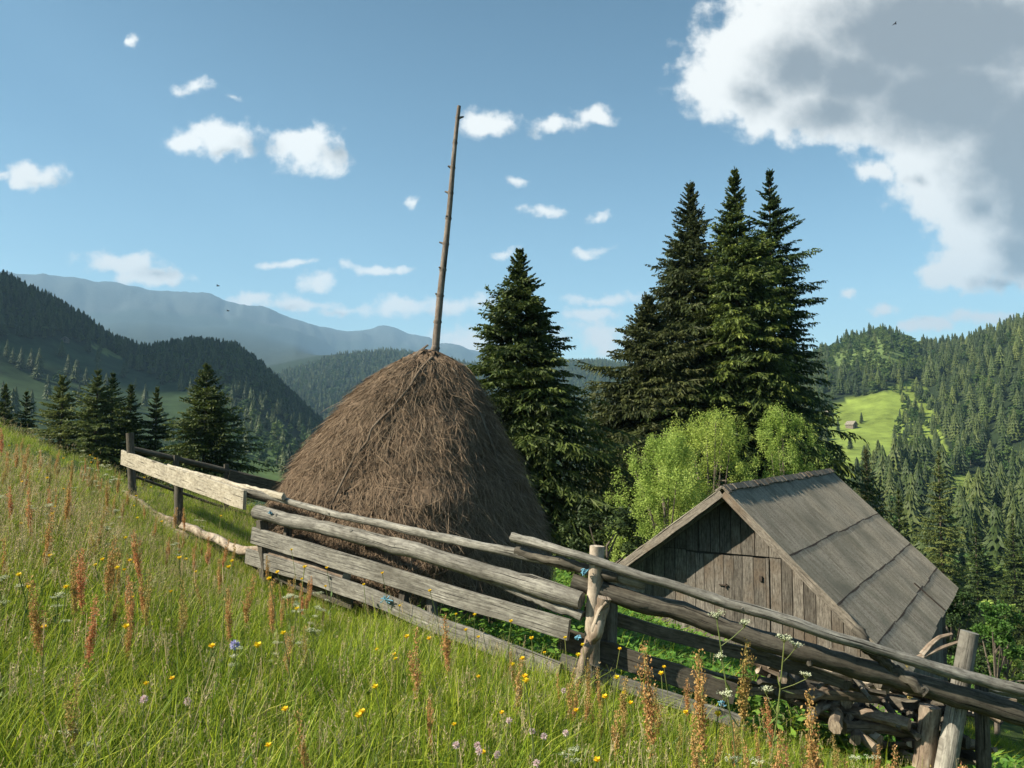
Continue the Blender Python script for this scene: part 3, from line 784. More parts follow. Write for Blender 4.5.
# ------------------------------------------------------------------ haystack
HY = 9.0; S_ = F/HY
hx = (413-512)/S_
prof = np.array([(352, 427, 6), (357, 427, 17), (365, 427, 32), (378, 422, 47), (395, 418, 62), (410, 414, 73), (430, 411, 87), (450, 408, 99),
                 (475, 407, 112), (495, 405, 123), (520, 408, 131), (545, 411, 134), (570, 412, 133), (595, 412, 128), (625, 412, 118), (650, 412, 112)], float)
pz = np.array([at(512, p, HY)[2] for p in prof[:, 0]]); pc = (prof[:, 1]-512)/S_; pr_ = prof[:, 2]/S_
def hay_r(th, z):
    r = np.interp(-z, -pz, pr_)
    b = 1 + .035*np.sin(3*th+z*1.3) + .03*np.sin(5*th-z*2.1) + .06*fbm(th*4+8, z*3.2+4, 4)
    dip = np.exp(-((th+1.35)/.42)**2 - ((z+1.15)/.5)**2)          # sagging hollow low on the near side
    return r*b*(1-.2*dip)
def hay_p(th, z, lift=0):
    r = hay_r(th, z) + lift; cx = np.interp(-z, -pz, pc)
    return np.stack([cx + r*np.cos(th), HY + r*np.sin(th)*.96, z], -1)
hayroot = empty('haystack', (hx, HY, float(H(hx, HY))), 'big conical brown haystack on a tall bare centre pole behind the rail fence', 'haystack')
ML = hayroot.matrix_world.copy()
off = np.array(hayroot.location)
mb = MB(); nz, nth = 90, 120
zz = np.linspace(pz[0], pz[-1], nz); th = np.linspace(0, 2*np.pi, nth, endpoint=False)
ZZ, TH = np.meshgrid(zz, th, indexing='ij')
V = hay_p(TH, ZZ) - off
V += .02*RNG.normal(size=V.shape)
V = V.reshape(-1, 3)
i, j = np.meshgrid(np.arange(nz-1), np.arange(nth), indexing='ij'); j2 = (j+1) % nth
mb.add(V, np.stack([i*nth+j, (i+1)*nth+j, (i+1)*nth+j2, i*nth+j2], -1).reshape(-1, 4), 0, np.c_[np.full(len(V), .55), np.zeros(len(V)), RNG.random(len(V))*.5])
mb.add(np.vstack([V[:nth], V[:nth].mean(0)+[0, 0, .03]]), np.stack([np.arange(nth), (np.arange(nth)+1) % nth, np.full(nth, nth)], -1))
mb.build('hay_body', M['hay'], hayroot, smooth=True)
# strands combed down the slope
ns = 60000
zs = RNG.uniform(0, 1, ns)**.72*(pz[0]-pz[-1]-.02); zs = pz[0] - .01 - zs
ths = RNG.uniform(0, 2*np.pi, ns)
ln = RNG.uniform(.08, .36, ns); seg = 4
kk = np.linspace(0, 1, seg+1)
dth = RNG.normal(size=ns)*.40 + .25*RNG.normal(size=ns)*(RNG.random(ns) < .15)*3
curl = RNG.normal(size=ns)*.25
lift0 = RNG.uniform(0, .035, ns); lift1 = np.abs(RNG.normal(size=ns))*.06 + .01
pts = []
for q in kk:
    zq = zs - ln*q*np.cos(np.clip(dth+curl*q, -1.4, 1.4))*.85
    zq = np.maximum(zq, pz[-1]-.15)
    rloc = np.maximum(hay_r(ths, np.clip(zq, pz[-1], pz[0])), .15)
    tq = ths + ln*q*np.sin(dth+curl*q)/rloc
    p = hay_p(tq, np.clip(zq, pz[-1], pz[0]), lift0 + (lift1-lift0)*q + .03*np.sin(q*3+zs*9))
    p[:, 2] = zq
    pts.append(p)
P = np.stack(pts, 1) - off
T = nrm(np.gradient(P, axis=1)); outv = nrm(np.stack([np.cos(ths), np.sin(ths), 0*ths+.4], -1))[:, None]
Sd = nrm(np.cross(T, outv + .6*RNG.normal(size=(ns, 1, 3))))
w = RNG.uniform(.0022, .0052, ns)[:, None, None]*np.array([.8, 1, 1, .8, .25])[None, :, None]
V = np.stack([P+Sd*w/2, P-Sd*w/2], 2).reshape(-1, 3)
b = (np.arange(ns)*(seg+1)*2)[:, None]; e = np.arange(seg)[None]*2
Fq = np.stack([b+e, b+e+1, b+e+3, b+e+2], -1).reshape(-1, 4)
tn = np.clip(RNG.beta(2.4, 2.8, ns), 0, 1); yg = np.where(RNG.random(ns) < .25, RNG.random(ns), 0)
mb = MB(); mb.add(V, Fq, 0, np.stack([np.repeat(yg, (seg+1)*2), 0*V[:, 0], np.repeat(tn, (seg+1)*2)], -1))
tag(mb.build('loose_hay', M['hay'], hayroot), kind='stuff')
# pole
b0, b1 = at(434, 362, HY), at(459, 106, HY+.15)
P = lerp_pts([b0 - (b1-b0)*.25, b0, b1], 26)
P[:, 0] += .005*np.sin(np.arange(26)*.5); P = P-off
mb = MB(); tube(mb, P, np.interp(np.arange(26), [0, 6, 25], [.052, .045, .023]), 9, rough=.03, seed=4, tone=.5)
for q in range(6, 25, 2):
    a = random.uniform(0, 6.28); d = np.array([math.cos(a), math.sin(a)*.5, .35])
    tube(mb, [P[q], P[q]+d*.045, P[q]+d*random.uniform(.055, .085)], [.02, .014, .009], 6, seed=q, tone=.3)
    tube(mb, [P[q]-[0, 0, .03], P[q]+[0, 0, 0.005], P[q]+[0, 0, .04]], np.array([.9, 1.25, .9])*np.interp(q, [6, 25], [.045, .023]), 9, seed=q, tone=.25, caps=False)
mb.build('pole', M['pole'], hayroot, smooth=True)
def on_hay(px, py, lift=.05):
    z = at(512, py, HY)[2]
    cx = np.interp(-z, -pz, pc); best = None
    for t in np.linspace(-np.pi, 0, 400):
        p = hay_p(np.array(t), np.array(z), lift); q = project(*p)
        if best is None or abs(q[0]-px) < best[0]: best = (abs(q[0]-px), p)
    return best[1]-off
for pts, nm in (([(432, 361), (418, 379), (404, 396), (386, 417), (366, 440), (350, 462), (337, 487), (324, 512)], 'binding_withe'),
                ([(452, 371), (467, 391), (480, 413), (490, 440), (501, 465), (513, 495), (524, 523), (537, 556)], 'binding_withe'),
                ([(418, 352), (412, 353)], None)):
    if nm is None: continue
    mb = MB(); PP = lerp_pts([on_hay(*p) for p in pts], 16) + RNG.normal(size=(16, 3))*.012
    tube(mb, PP, np.linspace(.016, .011, 16), 6, seed=2, tone=.3); mb.build(nm, M['withe'], hayroot, smooth=True)
mb = MB(); tube(mb, np.array([at(413, 357, HY-.2), at(420, 351, HY-.15), at(428, 345, HY-.1)])-off, [.018, .016, .012], 6, seed=2, tone=.9)
mb.build('binding_withe', M['bark'], hayroot)

# ------------------------------------------------------------------ barn
D = 12.5; psi = R_(34.3)
A = at(722, 488, D)
u = np.array([math.cos(psi), -math.sin(psi), 0]); dd = np.array([math.sin(psi), math.cos(psi), 0]); up = np.array([0, 0, 1.])
wr, drr, wl_, drl, LEN = 2.62, 2.55, 2.05, 1.52, 7.8
barn = empty('barn', (A+u*.1+dd*3.9-up*3.4), 'old grey plank barn with a steep sheet roof, downhill of the fence', 'barn')
ob = np.array(barn.location)
def roof_slope(w, drop, sgn, rows, seed, jag):
    """overlapping rows of ribbed sheets"""
    rgl = np.random.default_rng(seed); mb = MB()
    sl = np.array([sgn*w*u[0], sgn*w*u[1], -drop]); Ls = np.linalg.norm(sl); sv = sl/Ls
    nv = nrm(np.cross(dd, sv)); nv = nv if nv[2] > 0 else -nv
    edges = [0] + rows + [1.0]
    for q in range(len(edges)-1):
        s0, s1 = edges[q]*Ls, edges[q+1]*Ls + (.09 if q < len(edges)-2 else 0)
        nd_ = 440; xs = np.linspace(0, LEN, nd_)
        rib = .011*np.sin(2*np.pi*xs/.088)
        sag = -.004*np.sin(xs*.8)
        wob = .004*np.sin(xs*1.7+q*3)+.012*rgl.normal(size=9)[(xs/LEN*8.9).astype(int)]
        ns_ = 5
        G = []
        for a in np.linspace(0, 1, ns_):
            s = s0 + (s1-s0)*a + (wob if a > .9 else 0)
            lift = .005 + (len(edges)-2-q)*.0 + .005*a*(1 if q < len(edges)-2 else .4)
            G.append(A + dd*xs[:, None] + sv*np.broadcast_to(s, xs.shape)[:, None] + nv*(lift+rib+sag)[:, None])
        G = np.array(G); top = G.reshape(-1, 3)-ob; bot = top - nv*.005
        i, j = np.meshgrid(np.arange(ns_-1), np.arange(nd_-1), indexing='ij')
        Fq = np.stack([i*nd_+j, (i+1)*nd_+j, (i+1)*nd_+j+1, i*nd_+j+1], -1).reshape(-1, 4)
        n_ = len(top); e = np.arange(nd_-1)
        tone = np.full(n_, rgl.random())
        al = np.repeat(np.linspace(s0, s1, ns_), nd_)+q*7.3; ac = np.tile(xs, ns_)
        gr = np.stack([al, ac, tone], -1)
        k0 = (ns_-1)*nd_
        rim = np.concatenate([np.stack([k0+e, k0+e+1, n_+k0+e+1, n_+k0+e], -1)])
        si = np.arange(ns_-1)*nd_
        rim = np.concatenate([rim, np.stack([si, si+nd_, n_+si+nd_, n_+si], -1), np.stack([si+nd_-1, si+2*nd_-1, n_+si+2*nd_-1, n_+si+nd_-1], -1)])
        if q < len(edges)-2:                                        # dark strip painting the shadow gap, with dirt, under the sheet ends
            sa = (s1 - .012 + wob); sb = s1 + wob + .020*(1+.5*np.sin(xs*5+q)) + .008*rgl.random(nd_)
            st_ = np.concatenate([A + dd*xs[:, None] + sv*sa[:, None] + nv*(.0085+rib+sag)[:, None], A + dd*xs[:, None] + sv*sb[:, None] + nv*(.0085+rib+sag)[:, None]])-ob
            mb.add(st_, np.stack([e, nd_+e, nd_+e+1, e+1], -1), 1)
        mb.add(np.vstack([top, bot]), np.concatenate([Fq, Fq[:, ::-1]+n_, rim]), 0, np.vstack([gr, gr]))
    return mb, sv, nv, Ls
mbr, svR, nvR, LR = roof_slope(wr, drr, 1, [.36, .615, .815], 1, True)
roofR = mbr.build('roof', [M['roof'], M['iron_lap_shade']], barn); roofR['label'] = 'sunny ribbed sheet slope'
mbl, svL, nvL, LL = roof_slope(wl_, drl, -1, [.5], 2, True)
roofL = mbl.build('roof', [M['roof'], M['iron_lap_shade']], barn); roofL['label'] = 'far ribbed sheet slope'
# one lengthwise sheet joint low on the near slope
mb = MB(); P = lerp_pts([A+dd*4.75+svR*LR*.80+nvR*.04, A+dd*4.9+svR*LR*.99+nvR*.036], 8)-ob
tube(mb, P, .014, 5, tone=.1); mb.build('sheet_joint', M['iron_lap_shade'], roofR)
# ridge cap: rows of short lapped shingle ends
mb = MB(); rgl = np.random.default_rng(8)
for q in range(52):
    x0 = q*LEN/52
    o_ = A + dd*x0 - up*.0 + up*(.012+.012*(q % 2)) + up*rgl.uniform(0, .018)
    for sv, nv in ((svR, nvR), (svL, nvL)):
        boxmb(mb, o_-ob, dd*(LEN/52*1.05), sv*rgl.uniform(.10, .145), nv*.026, 0, rgl.random())
mb.build('ridge_cap', M['barntrim'], barn)
# walls
zb_ = lambda p: float(H(p[0], p[1]))-.25
ov = .52
wR, wL = wr-.30, wl_-.22
def roof_under(s):   # z offset under the roof at u-offset s from the apex
    return -(drr/wr)*s if s >= 0 else (drl/wl_)*s
mb = MB(); rgl = np.random.default_rng(4)
s = -wL
hatch = (-.78, .52); hs = []
dz_h = -1.12                                                   # height of the hatch head below the apex
while s < wR-.02:
    bw = min(rgl.uniform(.15, .23), wR-s)
    sm0, sm1 = s+.006, s+bw-.006
    t0, t1 = roof_under(sm0)-.07, roof_under(sm1)-.07
    prd = rgl.uniform(0, .014); tone = rgl.random()
    base = A + dd*(ov+prd)
    def plank(zt0, zt1, zb, tone, thick=.028, dy=0.):
        b = base + dd*dy
        q = [b+u*sm0+up*zb, b+u*sm1+up*zb, b+u*sm1+up*zt1, b+u*sm0+up*zt0]
        mid = [np.array(q[0])*.5+np.array(q[3])*.5, np.array(q[1])*.5+np.array(q[2])*.5]
        Vv = np.array(q + [p+dd*thick for p in q])-ob
        Fv = np.array([[0, 1, 2, 3], [4, 7, 6, 5], [0, 4, 5, 1], [1, 5, 6, 2], [2, 6, 7, 3], [3, 7, 4, 0]])
        g = np.array([[zb, 0], [zb, bw], [zt1, bw], [zt0, 0]]*2); g[4:, 1] += .03
        mb.add(Vv, Fv, 0, np.c_[g+tone*23, np.full(8, tone)])
    zbot = zb_(base+u*s) - A[2]
    mid = (sm0+sm1)/2
    if hatch[0] < mid < hatch[1]:
        hs += [s, s+bw]
        if min(t0, t1) > dz_h+.02: plank(t0, t1, dz_h+.012, tone*.8, dy=-.012)
    else:
        cut = dz_h + (.02 if mid < 0 else -.0)
        if min(t0, t1) > cut+.05 and mid < .9:
            plank(t0, t1, cut+.008, tone*.8, dy=-.012); plank(cut-.008, cut-.008, zbot, rgl.random())
        else: plank(t0, t1, zbot, tone)
    s += bw
hatch = (min(hs), max(hs))
gable = mb.build('gable_wall', M['barn'], barn)
# dark backing so gaps between planks stay closed
mb = MB()
bq = A + dd*(ov+.05)
poly = [bq-u*wL+up*(-4.2), bq+u*wR+up*(-4.4), bq+u*wR+up*(roof_under(wR)-.08), bq-up*.08, bq-u*wL+up*(roof_under(-wL)-.08)]
V = np.array(poly + [p+dd*.05 for p in poly])-ob
for f in ([0, 1, 2, 3, 4], [9, 8, 7, 6, 5]): mb.add(V, np.array([f]))
for q in range(5): mb.add(V, np.array([[q, q+5, (q+1) % 5+5, (q+1) % 5]]))
mb.build('inner_lining', M['darkrail'], barn)
# hatch of vertical boards in the gable
mb = MB(); s = hatch[0]+.01
while s < hatch[1]-.03:
    bw = min(rgl.uniform(.14, .2), hatch[1]-s)
    o_ = A + dd*(ov-.022+rgl.uniform(0, .01)) + u*(s+.004) + up*(dz_h-1.75)
    boxmb(mb, o_-ob, u*(bw-.008), dd*.028, up*(1.74+rgl.uniform(-.015, 0.002)), 0, rgl.random()*.9+.1)
    s += bw
hd = mb.build('hatch_door', M['barn'], barn)
mb = MB(); p0 = A+dd*(ov-.05)+u*.42+up*(-1.42)-ob
boxmb(mb, p0, u*.045, dd*.026, up*-.08, 0, .1); mb.build('latch', M['iron_lap_shade'], hd)
mb = MB(); p0 = A+dd*(ov-.05)+u*-.25+up*(-1.62)-ob
boxmb(mb, p0, u*.15, dd*.026, up*-.018, 0, .1); boxmb(mb, p0+u*.11+up*.02, u*.016, dd*.024, up*-.08, 0, .1); mb.build('handle', M['iron_lap_shade'], hd)
# side and back walls
for sg, w_ in ((1, wR), (-1, -wL)):
    mb = MB(); x0 = ov+.1
    while x0 < LEN-.35:
        bw = rgl.uniform(.16, .22)
        b = A+dd*x0+u*w_; z0 = zb_(b)-.4; z1 = A[2]+roof_under(w_)-.1
        b = np.array([b[0], b[1], z0])-ob
        boxmb(mb, b, dd*(bw-.01), u*(-sg*.03), up*(z1-z0), 0, rgl.random()); x0 += bw
    mb.build('side_wall', M['barn'], barn)
mb = MB(); s = -wL+.04
while s < wR-.06:
    bw = .19; b = A+dd*(LEN-.4)+u*s; z0 = zb_(b)-.4; z1 = A[2]+min(roof_under(s), roof_under(s+bw))-.1
    b = np.array([b[0], b[1], z0])-ob; boxmb(mb, b, u*(bw-.01), dd*.03, up*(z1-z0), 0, rgl.random()); s += bw
mb.build('back_wall', M['barn'], barn)
# barge boards
for sv, L_, sg, tn in ((svR, LR, 1, .75), (svL, LL, -1, .95)):
    mb = MB(); P = lerp_pts([A+sv*.02-up*.07+dd*.02, A+sv*(L_-.05)-up*.07+dd*.02], 14)-ob
    board(mb, P, .13, .028, seed=3, tone=tn, wav=.005); mb.build('barge_board', M['barntrim'], barn)
    mb = MB(); P = lerp_pts([A+sv*.1-up*.13+dd*.28, A+sv*(L_-.1)-up*.13+dd*.28], 4)-ob
    tube(mb, P, .05, 6, seed=5); mb.build('rafter', M['barn'], barn)

# ------------------------------------------------------------------ fences
FY = lambda px: float(np.interp(px, [100, 125, 180, 250, 400, 580, 800, 1024, 1100], [12.4, 11.8, 9.7, 7.9, 6.75, 5.9, 5.65, 5.6, 5.6]))
fence = empty('rail_fence', at(580, 690, 5.9), 'rough fence of grey rails and boards crossing the meadow before haystack and barn', 'fence')
of = np.array(fence.location)
def line(pts, dy=0, n=14):
    """pts: (px, py) along the fence, dy metres behind (+) or before (-) the fence line"""
    return lerp_pts([at(x, y, FY(x)+dy) for x, y in pts], n)
def log(name, pts, r0, r1, mat='rail', dy=0, seed=0, tone=None, n=34, sides=11, rough=.075, flat=1, wig=.007, label=None):
    rg_ = np.random.default_rng(seed+500)
    P = line(pts, dy, n) - of
    P[:, 1:] += np.cumsum(rg_.normal(size=(n, 2)), 0)*wig*.5
    mb = MB(); tube(mb, P, np.linspace(r0, r1, n)*(1+.04*rg_.normal(size=n)+.05*np.interp(np.arange(n), np.arange(0, n+6, 6), rg_.normal(size=len(np.arange(0, n+6, 6))))), sides, seed=seed, rough=rough, tone=tone, flat=flat)
    for q in range(3):                                          # knots
        k = rg_.integers(2, n-2); a = rg_.uniform(-2.6, -.4); rr = np.interp(k, [0, n-1], [r0, r1])
        dvec = np.array([0, math.sin(a)*.8, math.cos(a)]) ; dvec /= np.linalg.norm(dvec)
        dvec[1] = -abs(dvec[1])
        tube(mb, [P[k]+dvec*rr*.6, P[k]+dvec*rr*1.16], [rr*.42, rr*.22], 7, seed=q, tone=.05)
    o = mb.build(name, M[mat], fence, smooth=True)
    if label: o['label'] = label
    return o
def plank_(name, pts, h0, h1, mat='rail', dy=0, seed=0, tone=None, t=.03, n=14, label=None, wav=.0035):
    mb = MB(); board(mb, line(pts, dy, n)-of, h0, t, seed=seed, tone=tone, h1=h1, wav=wav)
    o = mb.build(name, M[mat], fence)
    if label: o['label'] = label
    return o
# left length
plank_('board', [(122, 457.5), (180, 478), (245, 500)], .22, .20, 'pale', -.05, 3, .6, label='pale new sawn board', t=.035, wav=.003)
log('rail', [(168, 466), (210, 478), (284, 498)],   .026, .034, 'pale', .03, 4, .6, label='pale split rail above the new board', flat=.7)
log('rail', [(126, 493), (165, 513), (205, 531), (262, 547), (345, 573)], .045, .058, 'bark', -.02, 5, .6, rough=.1, label='knobbly pale lowest rail', wig=.02)
log('rail', [(140, 508), (160, 522), (190, 540)], .05, .04, 'bark', -.1, 6, .5, rough=.15, label='pale stub of a rail near the ground')
# middle length
log('rail', [(243, 492), (330, 514), (420, 534), (520, 557), (598, 574), (646, 586)], .034, .04, 'rail', .05, 7, .65, flat=.8, label='long slim top rail')
log('log', [(256, 511), (330, 531), (410, 553), (500, 580), (582, 604)], .063, .066, 'rail', -.02, 8, .42, label='thick round grey log', rough=.055)
log('rail', [(466, 572), (520, 593), (582, 618)], .032, .038, 'rail', .06, 9, .35)
plank_('board', [(253, 535), (340, 561), (450, 595), (569, 630)], .17, .155, 'rail', -.06, 10, .55, label='straight grey sawn board', t=.04)
plank_('board', [(246, 556), (300, 572), (372, 597), (440, 626), (560, 672)], .15, .14, 'rail', -.09, 11, .35, label='grey board sunk in the grass')
plank_('board', [(255, 563), (300, 585), (352, 604)], .1, .1, 'darkrail', .06, 12, .3)
# right length
log('rail', [(512, 537), (570, 554), (640, 575), (684, 588), (801, 624), (857, 640), (917, 659), (974, 674), (1060, 697)], .036, .042, 'rail', -.02, 13, .5, n=44, label='long round top pole')
log('rail', [(516, 550), (560, 561), (618, 577)], .035, .04, 'darkrail', .06, 14, .5)
log('log', [(572, 581), (620, 594), (684, 611), (750, 634), (817, 655), (917, 687), (974, 704), (1060, 731)], .07, .075, 'darkrail', .07, 15, .55, n=44, flat=.75, label='heavy dark hewn timber', rough=.08)
plank_('board', [(640, 586), (590, 574)], .13, .13, 'rail', .1, 16, .6)
plank_('board', [(584, 610), (680, 637), (770, 660), (850, 684)], .10, .10, 'darkrail', .26, 17, .7)
plank_('board', [(560, 637), (640, 664), (735, 694)], .17, .15, 'darkrail', .12, 18, .8, label='lowest grey board right of the bark post')
plank_('board', [(560, 660), (640, 690), (740, 722)], .10, .10, 'rail', -.05, 19, .4)
plank_('board', [(860, 662), (930, 684), (1015, 704)], .07, .07, 'split', .22, 31, .7)
# posts
def post(px0, py0, px1, py1, r0, r1, mat='rail', dy=0.08, seed=0, tone=.5, rough=.05, sq=False, sides=10, label=None):
    Y = FY((px0+px1)/2)+dy
    P = lerp_pts([at(px0, py0, Y), at(px1, py1, Y)], 8)-of
    mb = MB(); tube(mb, P, np.linspace(r0, r1, 8), 4 if sq else sides, seed=seed, tone=tone, rough=rough)
    o = mb.build('post', M[mat], fence, smooth=not sq)
    if label: o['label'] = label
    return o
post(130, 433, 134, 520, .055, .06, 'darkrail', .03, 1, .8)
post(179, 484, 178, 545, .05, .055, 'darkrail', .04, 2, .5)
post(262, 520, 268, 610, .06, .065, 'darkrail', .0, 3, .6, sq=True)
post(288, 524, 282, 600, .04, .045, 'darkrail', .1, 23, .5, sq=True)
post(408, 575, 398, 645, .05, .05, 'darkrail', .08, 4, .3, sq=True)
post(430, 580, 436, 650, .045, .05, 'rail', .1, 24, .4, sq=True)
post(597, 546, 588, 720, .058, .07, 'bark', .06, 5, .8, rough=.08, label='peeled round post where the two lengths meet')
post(610, 600, 606, 720, .06, .06, 'rail', .22, 25, .4, sq=True)
post(970, 632, 940, 800, .062, .075, 'rail', .17, 6, .75, rough=.02, label='leaning sawn-off post')
post(981, 676, 984, 780, .045, .05, 'darkrail', .25, 26, .5)
post(930, 706, 922, 790, .075, .085, 'bark', .3, 7, .95, rough=.12, label='pale barkless stump')
log('prop', [(604, 597), (597, 625), (588, 650), (578, 680), (572, 705)], .05, .035, 'bark', -.1, 20, .85, rough=.12, wig=.02, label='crooked bark-covered forked prop')
log('prop', [(592, 632), (600, 612), (607, 603)], .02, .025, 'bark', -.12, 21, .8, rough=.1, n=8)
log('prop', [(856, 628), (862, 645), (890, 668), (915, 680)], .04, .035, 'darkrail', .12, 22, .3, rough=.12, wig=.02)
def twine(px, py, dy, seed, w=.05):
    rg_ = np.random.default_rng(seed); mb = MB(); c = at(px, py, FY(px)+dy)-of
    for q in range(7):
        a = rg_.uniform(0, 6.28); v = np.array([math.cos(a), .2*rg_.normal(), .6*math.sin(a)])*w*rg_.uniform(.6, 1.5)
        tube(mb, lerp_pts([c-v*.6, c+rg_.normal(size=3)*.012, c+v], 6)+rg_.normal(size=(6, 3))*.004, .0045, 5, seed=q)
    mb.build('twine', M['twine'], fence)
twine(386, 599, -.14, 1, .06); twine(585, 572, -.02, 2, .028); twine(578, 637, -.15, 4, .02); twine(270, 513, -.12, 6, .02); twine(722, 703, .0, 5, .03)

fence2 = empty('rail_fence', at(200, 480, 14), 'dark weathered fence on the far side of the haystack, above the valley', 'fence')
of2 = np.array(fence2.location)
def far_line(pts, n=10): return lerp_pts([at(x, y, Y) for x, y, Y in pts], n)-of2
for nm, pts, r, sd in (('rail', [(128, 448, 12.2), (200, 464, 12.7), (285, 486, 13.2), (360, 505, 13.6)], .05, 1), ('rail', [(133, 462, 12.3), (210, 486, 12.8), (300, 510, 13.3)], .028, 2),
                       ('rail', [(133, 476, 12.3), (210, 503, 12.8), (300, 530, 13.3)], .022, 3)):
    mb = MB(); tube(mb, far_line(pts), r, 8, seed=sd, rough=.08, tone=.3); mb.build(nm, M['darkrail'], fence2, smooth=True)
mb = MB(); board(mb, far_line([(228, 478, 12.75), (285, 491, 13.1), (345, 505, 13.4)]), .26, .03, seed=3, tone=.1); mb.build('board', M['darkrail'], fence2)
for q, (a, b, Y) in enumerate([((176, 455), (177, 520), 12.5), ((226, 464), (227, 535), 12.85), ((284, 480), (285, 560), 13.2)]):
    mb = MB(); tube(mb, lerp_pts([at(*a, Y), at(*b, Y)], 5)-of2, .045, 7, seed=q, tone=.3, rough=.06); mb.build('post', M['darkrail'], fence2)

# firewood heap behind the right end of the fence
rgl = np.random.default_rng(21)
for q in range(95):
    pxq = rgl.uniform(775, 965); lo = np.interp(pxq, [775, 880, 965], [690, 745, 775]); hi_ = np.interp(pxq, [775, 860, 965], [668, 668, 700])
    pyq = rgl.uniform(hi_, lo); Y = FY(pxq) + rgl.uniform(.42, .95)
    c = at(pxq, pyq, Y)
    a = rgl.normal()*.5 if rgl.random() < .6 else rgl.uniform(.9, 1.9)
    d = np.array([math.cos(a), math.sin(a), rgl.normal()*.16 - .16*math.cos(a)]); ln_ = rgl.uniform(.25, .8)
    mb = MB(); rad = rgl.uniform(.018, .05)
    P = lerp_pts([-d*ln_/2, rgl.normal(size=3)*.02, d*ln_/2], 7)
    tube(mb, P, rad*rgl.uniform(.8, 1.1, 7), 7, seed=q, rough=.14)
    o = mb.build('firewood_log', M[('split', 'bark', 'darkrail', 'darkrail')[rgl.integers(0, 4)]], smooth=False, loc=c)
    tag(o, 'short rough log lying in the woodpile under the right end of the fence', 'firewood log', 'logs of the woodpile behind the fence')
PK = [((772, 664), (852, 692), .55, .13, 'split', 'pale flat slab with bark edge on top of the woodpile'),
      ((828, 651), (902, 672), .75, .06, 'split', 'reddish split plank lying along the heavy dark timber'),
      ((845, 662), (935, 695), .8, .07, 'split', 'pinkish split plank below the reddish one on the woodpile'),
      ((700, 672), (790, 694), .5, .09, 'darkrail', 'dark plank end poking out left of the woodpile'),
      ((985, 690), (1040, 704), .9, .09, 'rail', 'grey plank right of the leaning sawn-off post')]
for q, (a, b, dy, h, mt, lb) in enumerate(PK):
    P = lerp_pts([at(*a, FY(a[0])+dy), at(*b, FY(b[0])+dy+.15)], 8); c = P.mean(0)
    mb = MB(); board(mb, P-c, h, .03, seed=q, tone=.6, up=(0, -.7, .7)); tag(mb.build('plank', M[mt], loc=c), lb, 'plank', 'planks of the woodpile')
for q, (pts, lb) in enumerate([([(915, 660), (940, 648), (958, 642)], 'bare pale branch sticking up left of the leaning post'), ([(922, 655), (932, 643), (940, 637), (952, 634)], 'thin forked twig above the bare pale branch'),
                               ([(762, 700), (800, 690), (850, 705)], 'dark bent branch under the heavy timber')]):
    P = lerp_pts([at(x, y, 6.6) for x, y in pts], 7); c = P.mean(0)
    mb = MB(); tube(mb, P-c, np.linspace(.028, .012, 7), 6, seed=q, tone=.9); tag(mb.build('dead_branch', M['bark' if q < 2 else 'darkrail'], loc=c), lb, 'branch')

# ------------------------------------------------------------------ far huts and birds
def hut(label, px, py, r, w, l, hgt, ang):
    ph = math.atan((px-512)/F); x, y = r*math.sin(ph), r*math.cos(ph); z = float(H(x, y))
    e = empty('hut', (x, y, z), label, 'hut'); e.rotation_euler = (0, 0, ang)
    mb = MB(); boxmb(mb, (-w/2, -l/2, -1), (w, 0, 0), (0, l, 0), (0, 0, hgt+1), 0, .6)
    gv = np.array([[-w/2, -l/2, hgt], [w/2, -l/2, hgt], [0, -l/2, hgt*1.75], [-w/2, l/2, hgt], [w/2, l/2, hgt], [0, l/2, hgt*1.75]])
    mb.add(gv, np.array([[0, 1, 2], [3, 5, 4]])); mb.build('wall', M['barntrim'], e)
    mb = MB()
    for s in (-1, 1):
        boxmb(mb, (0, -l/2-.4, hgt*1.75+.1), (s*(w/2+.5), 0, -hgt*.75-.5), (0, l+.8, 0), (0, 0, .15), 0, .8)
    mb.build('roof', M['roof'], e)
    mb = MB(); boxmb(mb, (-.5, -l/2-.06, 0), (1, 0, 0), (0, .06, 0), (0, 0, 1.9), 0, .1); mb.build('door', M['darkrail'], e)
def r_of(px, py, r0, r1):
    ph = math.atan((px-512)/F); rr = np.linspace(r0, r1, 1500)
    q = project(rr*math.sin(ph), rr*math.cos(ph), H(rr*math.sin(ph), rr*math.cos(ph)))[1]
    return float(rr[np.argmin(np.abs(q-py))])
hut('small grey hut with a pale roof alone on the bright green pasture', 851, 428, r_of(851, 428, 350, 900), 4.2, 5.6, 2.4, .5)
hut('tiny dark hut at the tree edge of the bright pasture, left of the grey hut', 828, 416, r_of(828, 416, 350, 900), 3.5, 4.5, 2.0, .2)
hut('tiny pale hut high on the shaded slope of the left valley side', 63, 342, r_of(63, 342, 400, 1000), 4, 6, 2.2, .3)
hut('tiny white house between trees on the wooded skyline', 935, 343, r_of(935, 345, 700, 1000), 4, 5, 2.6, .4)
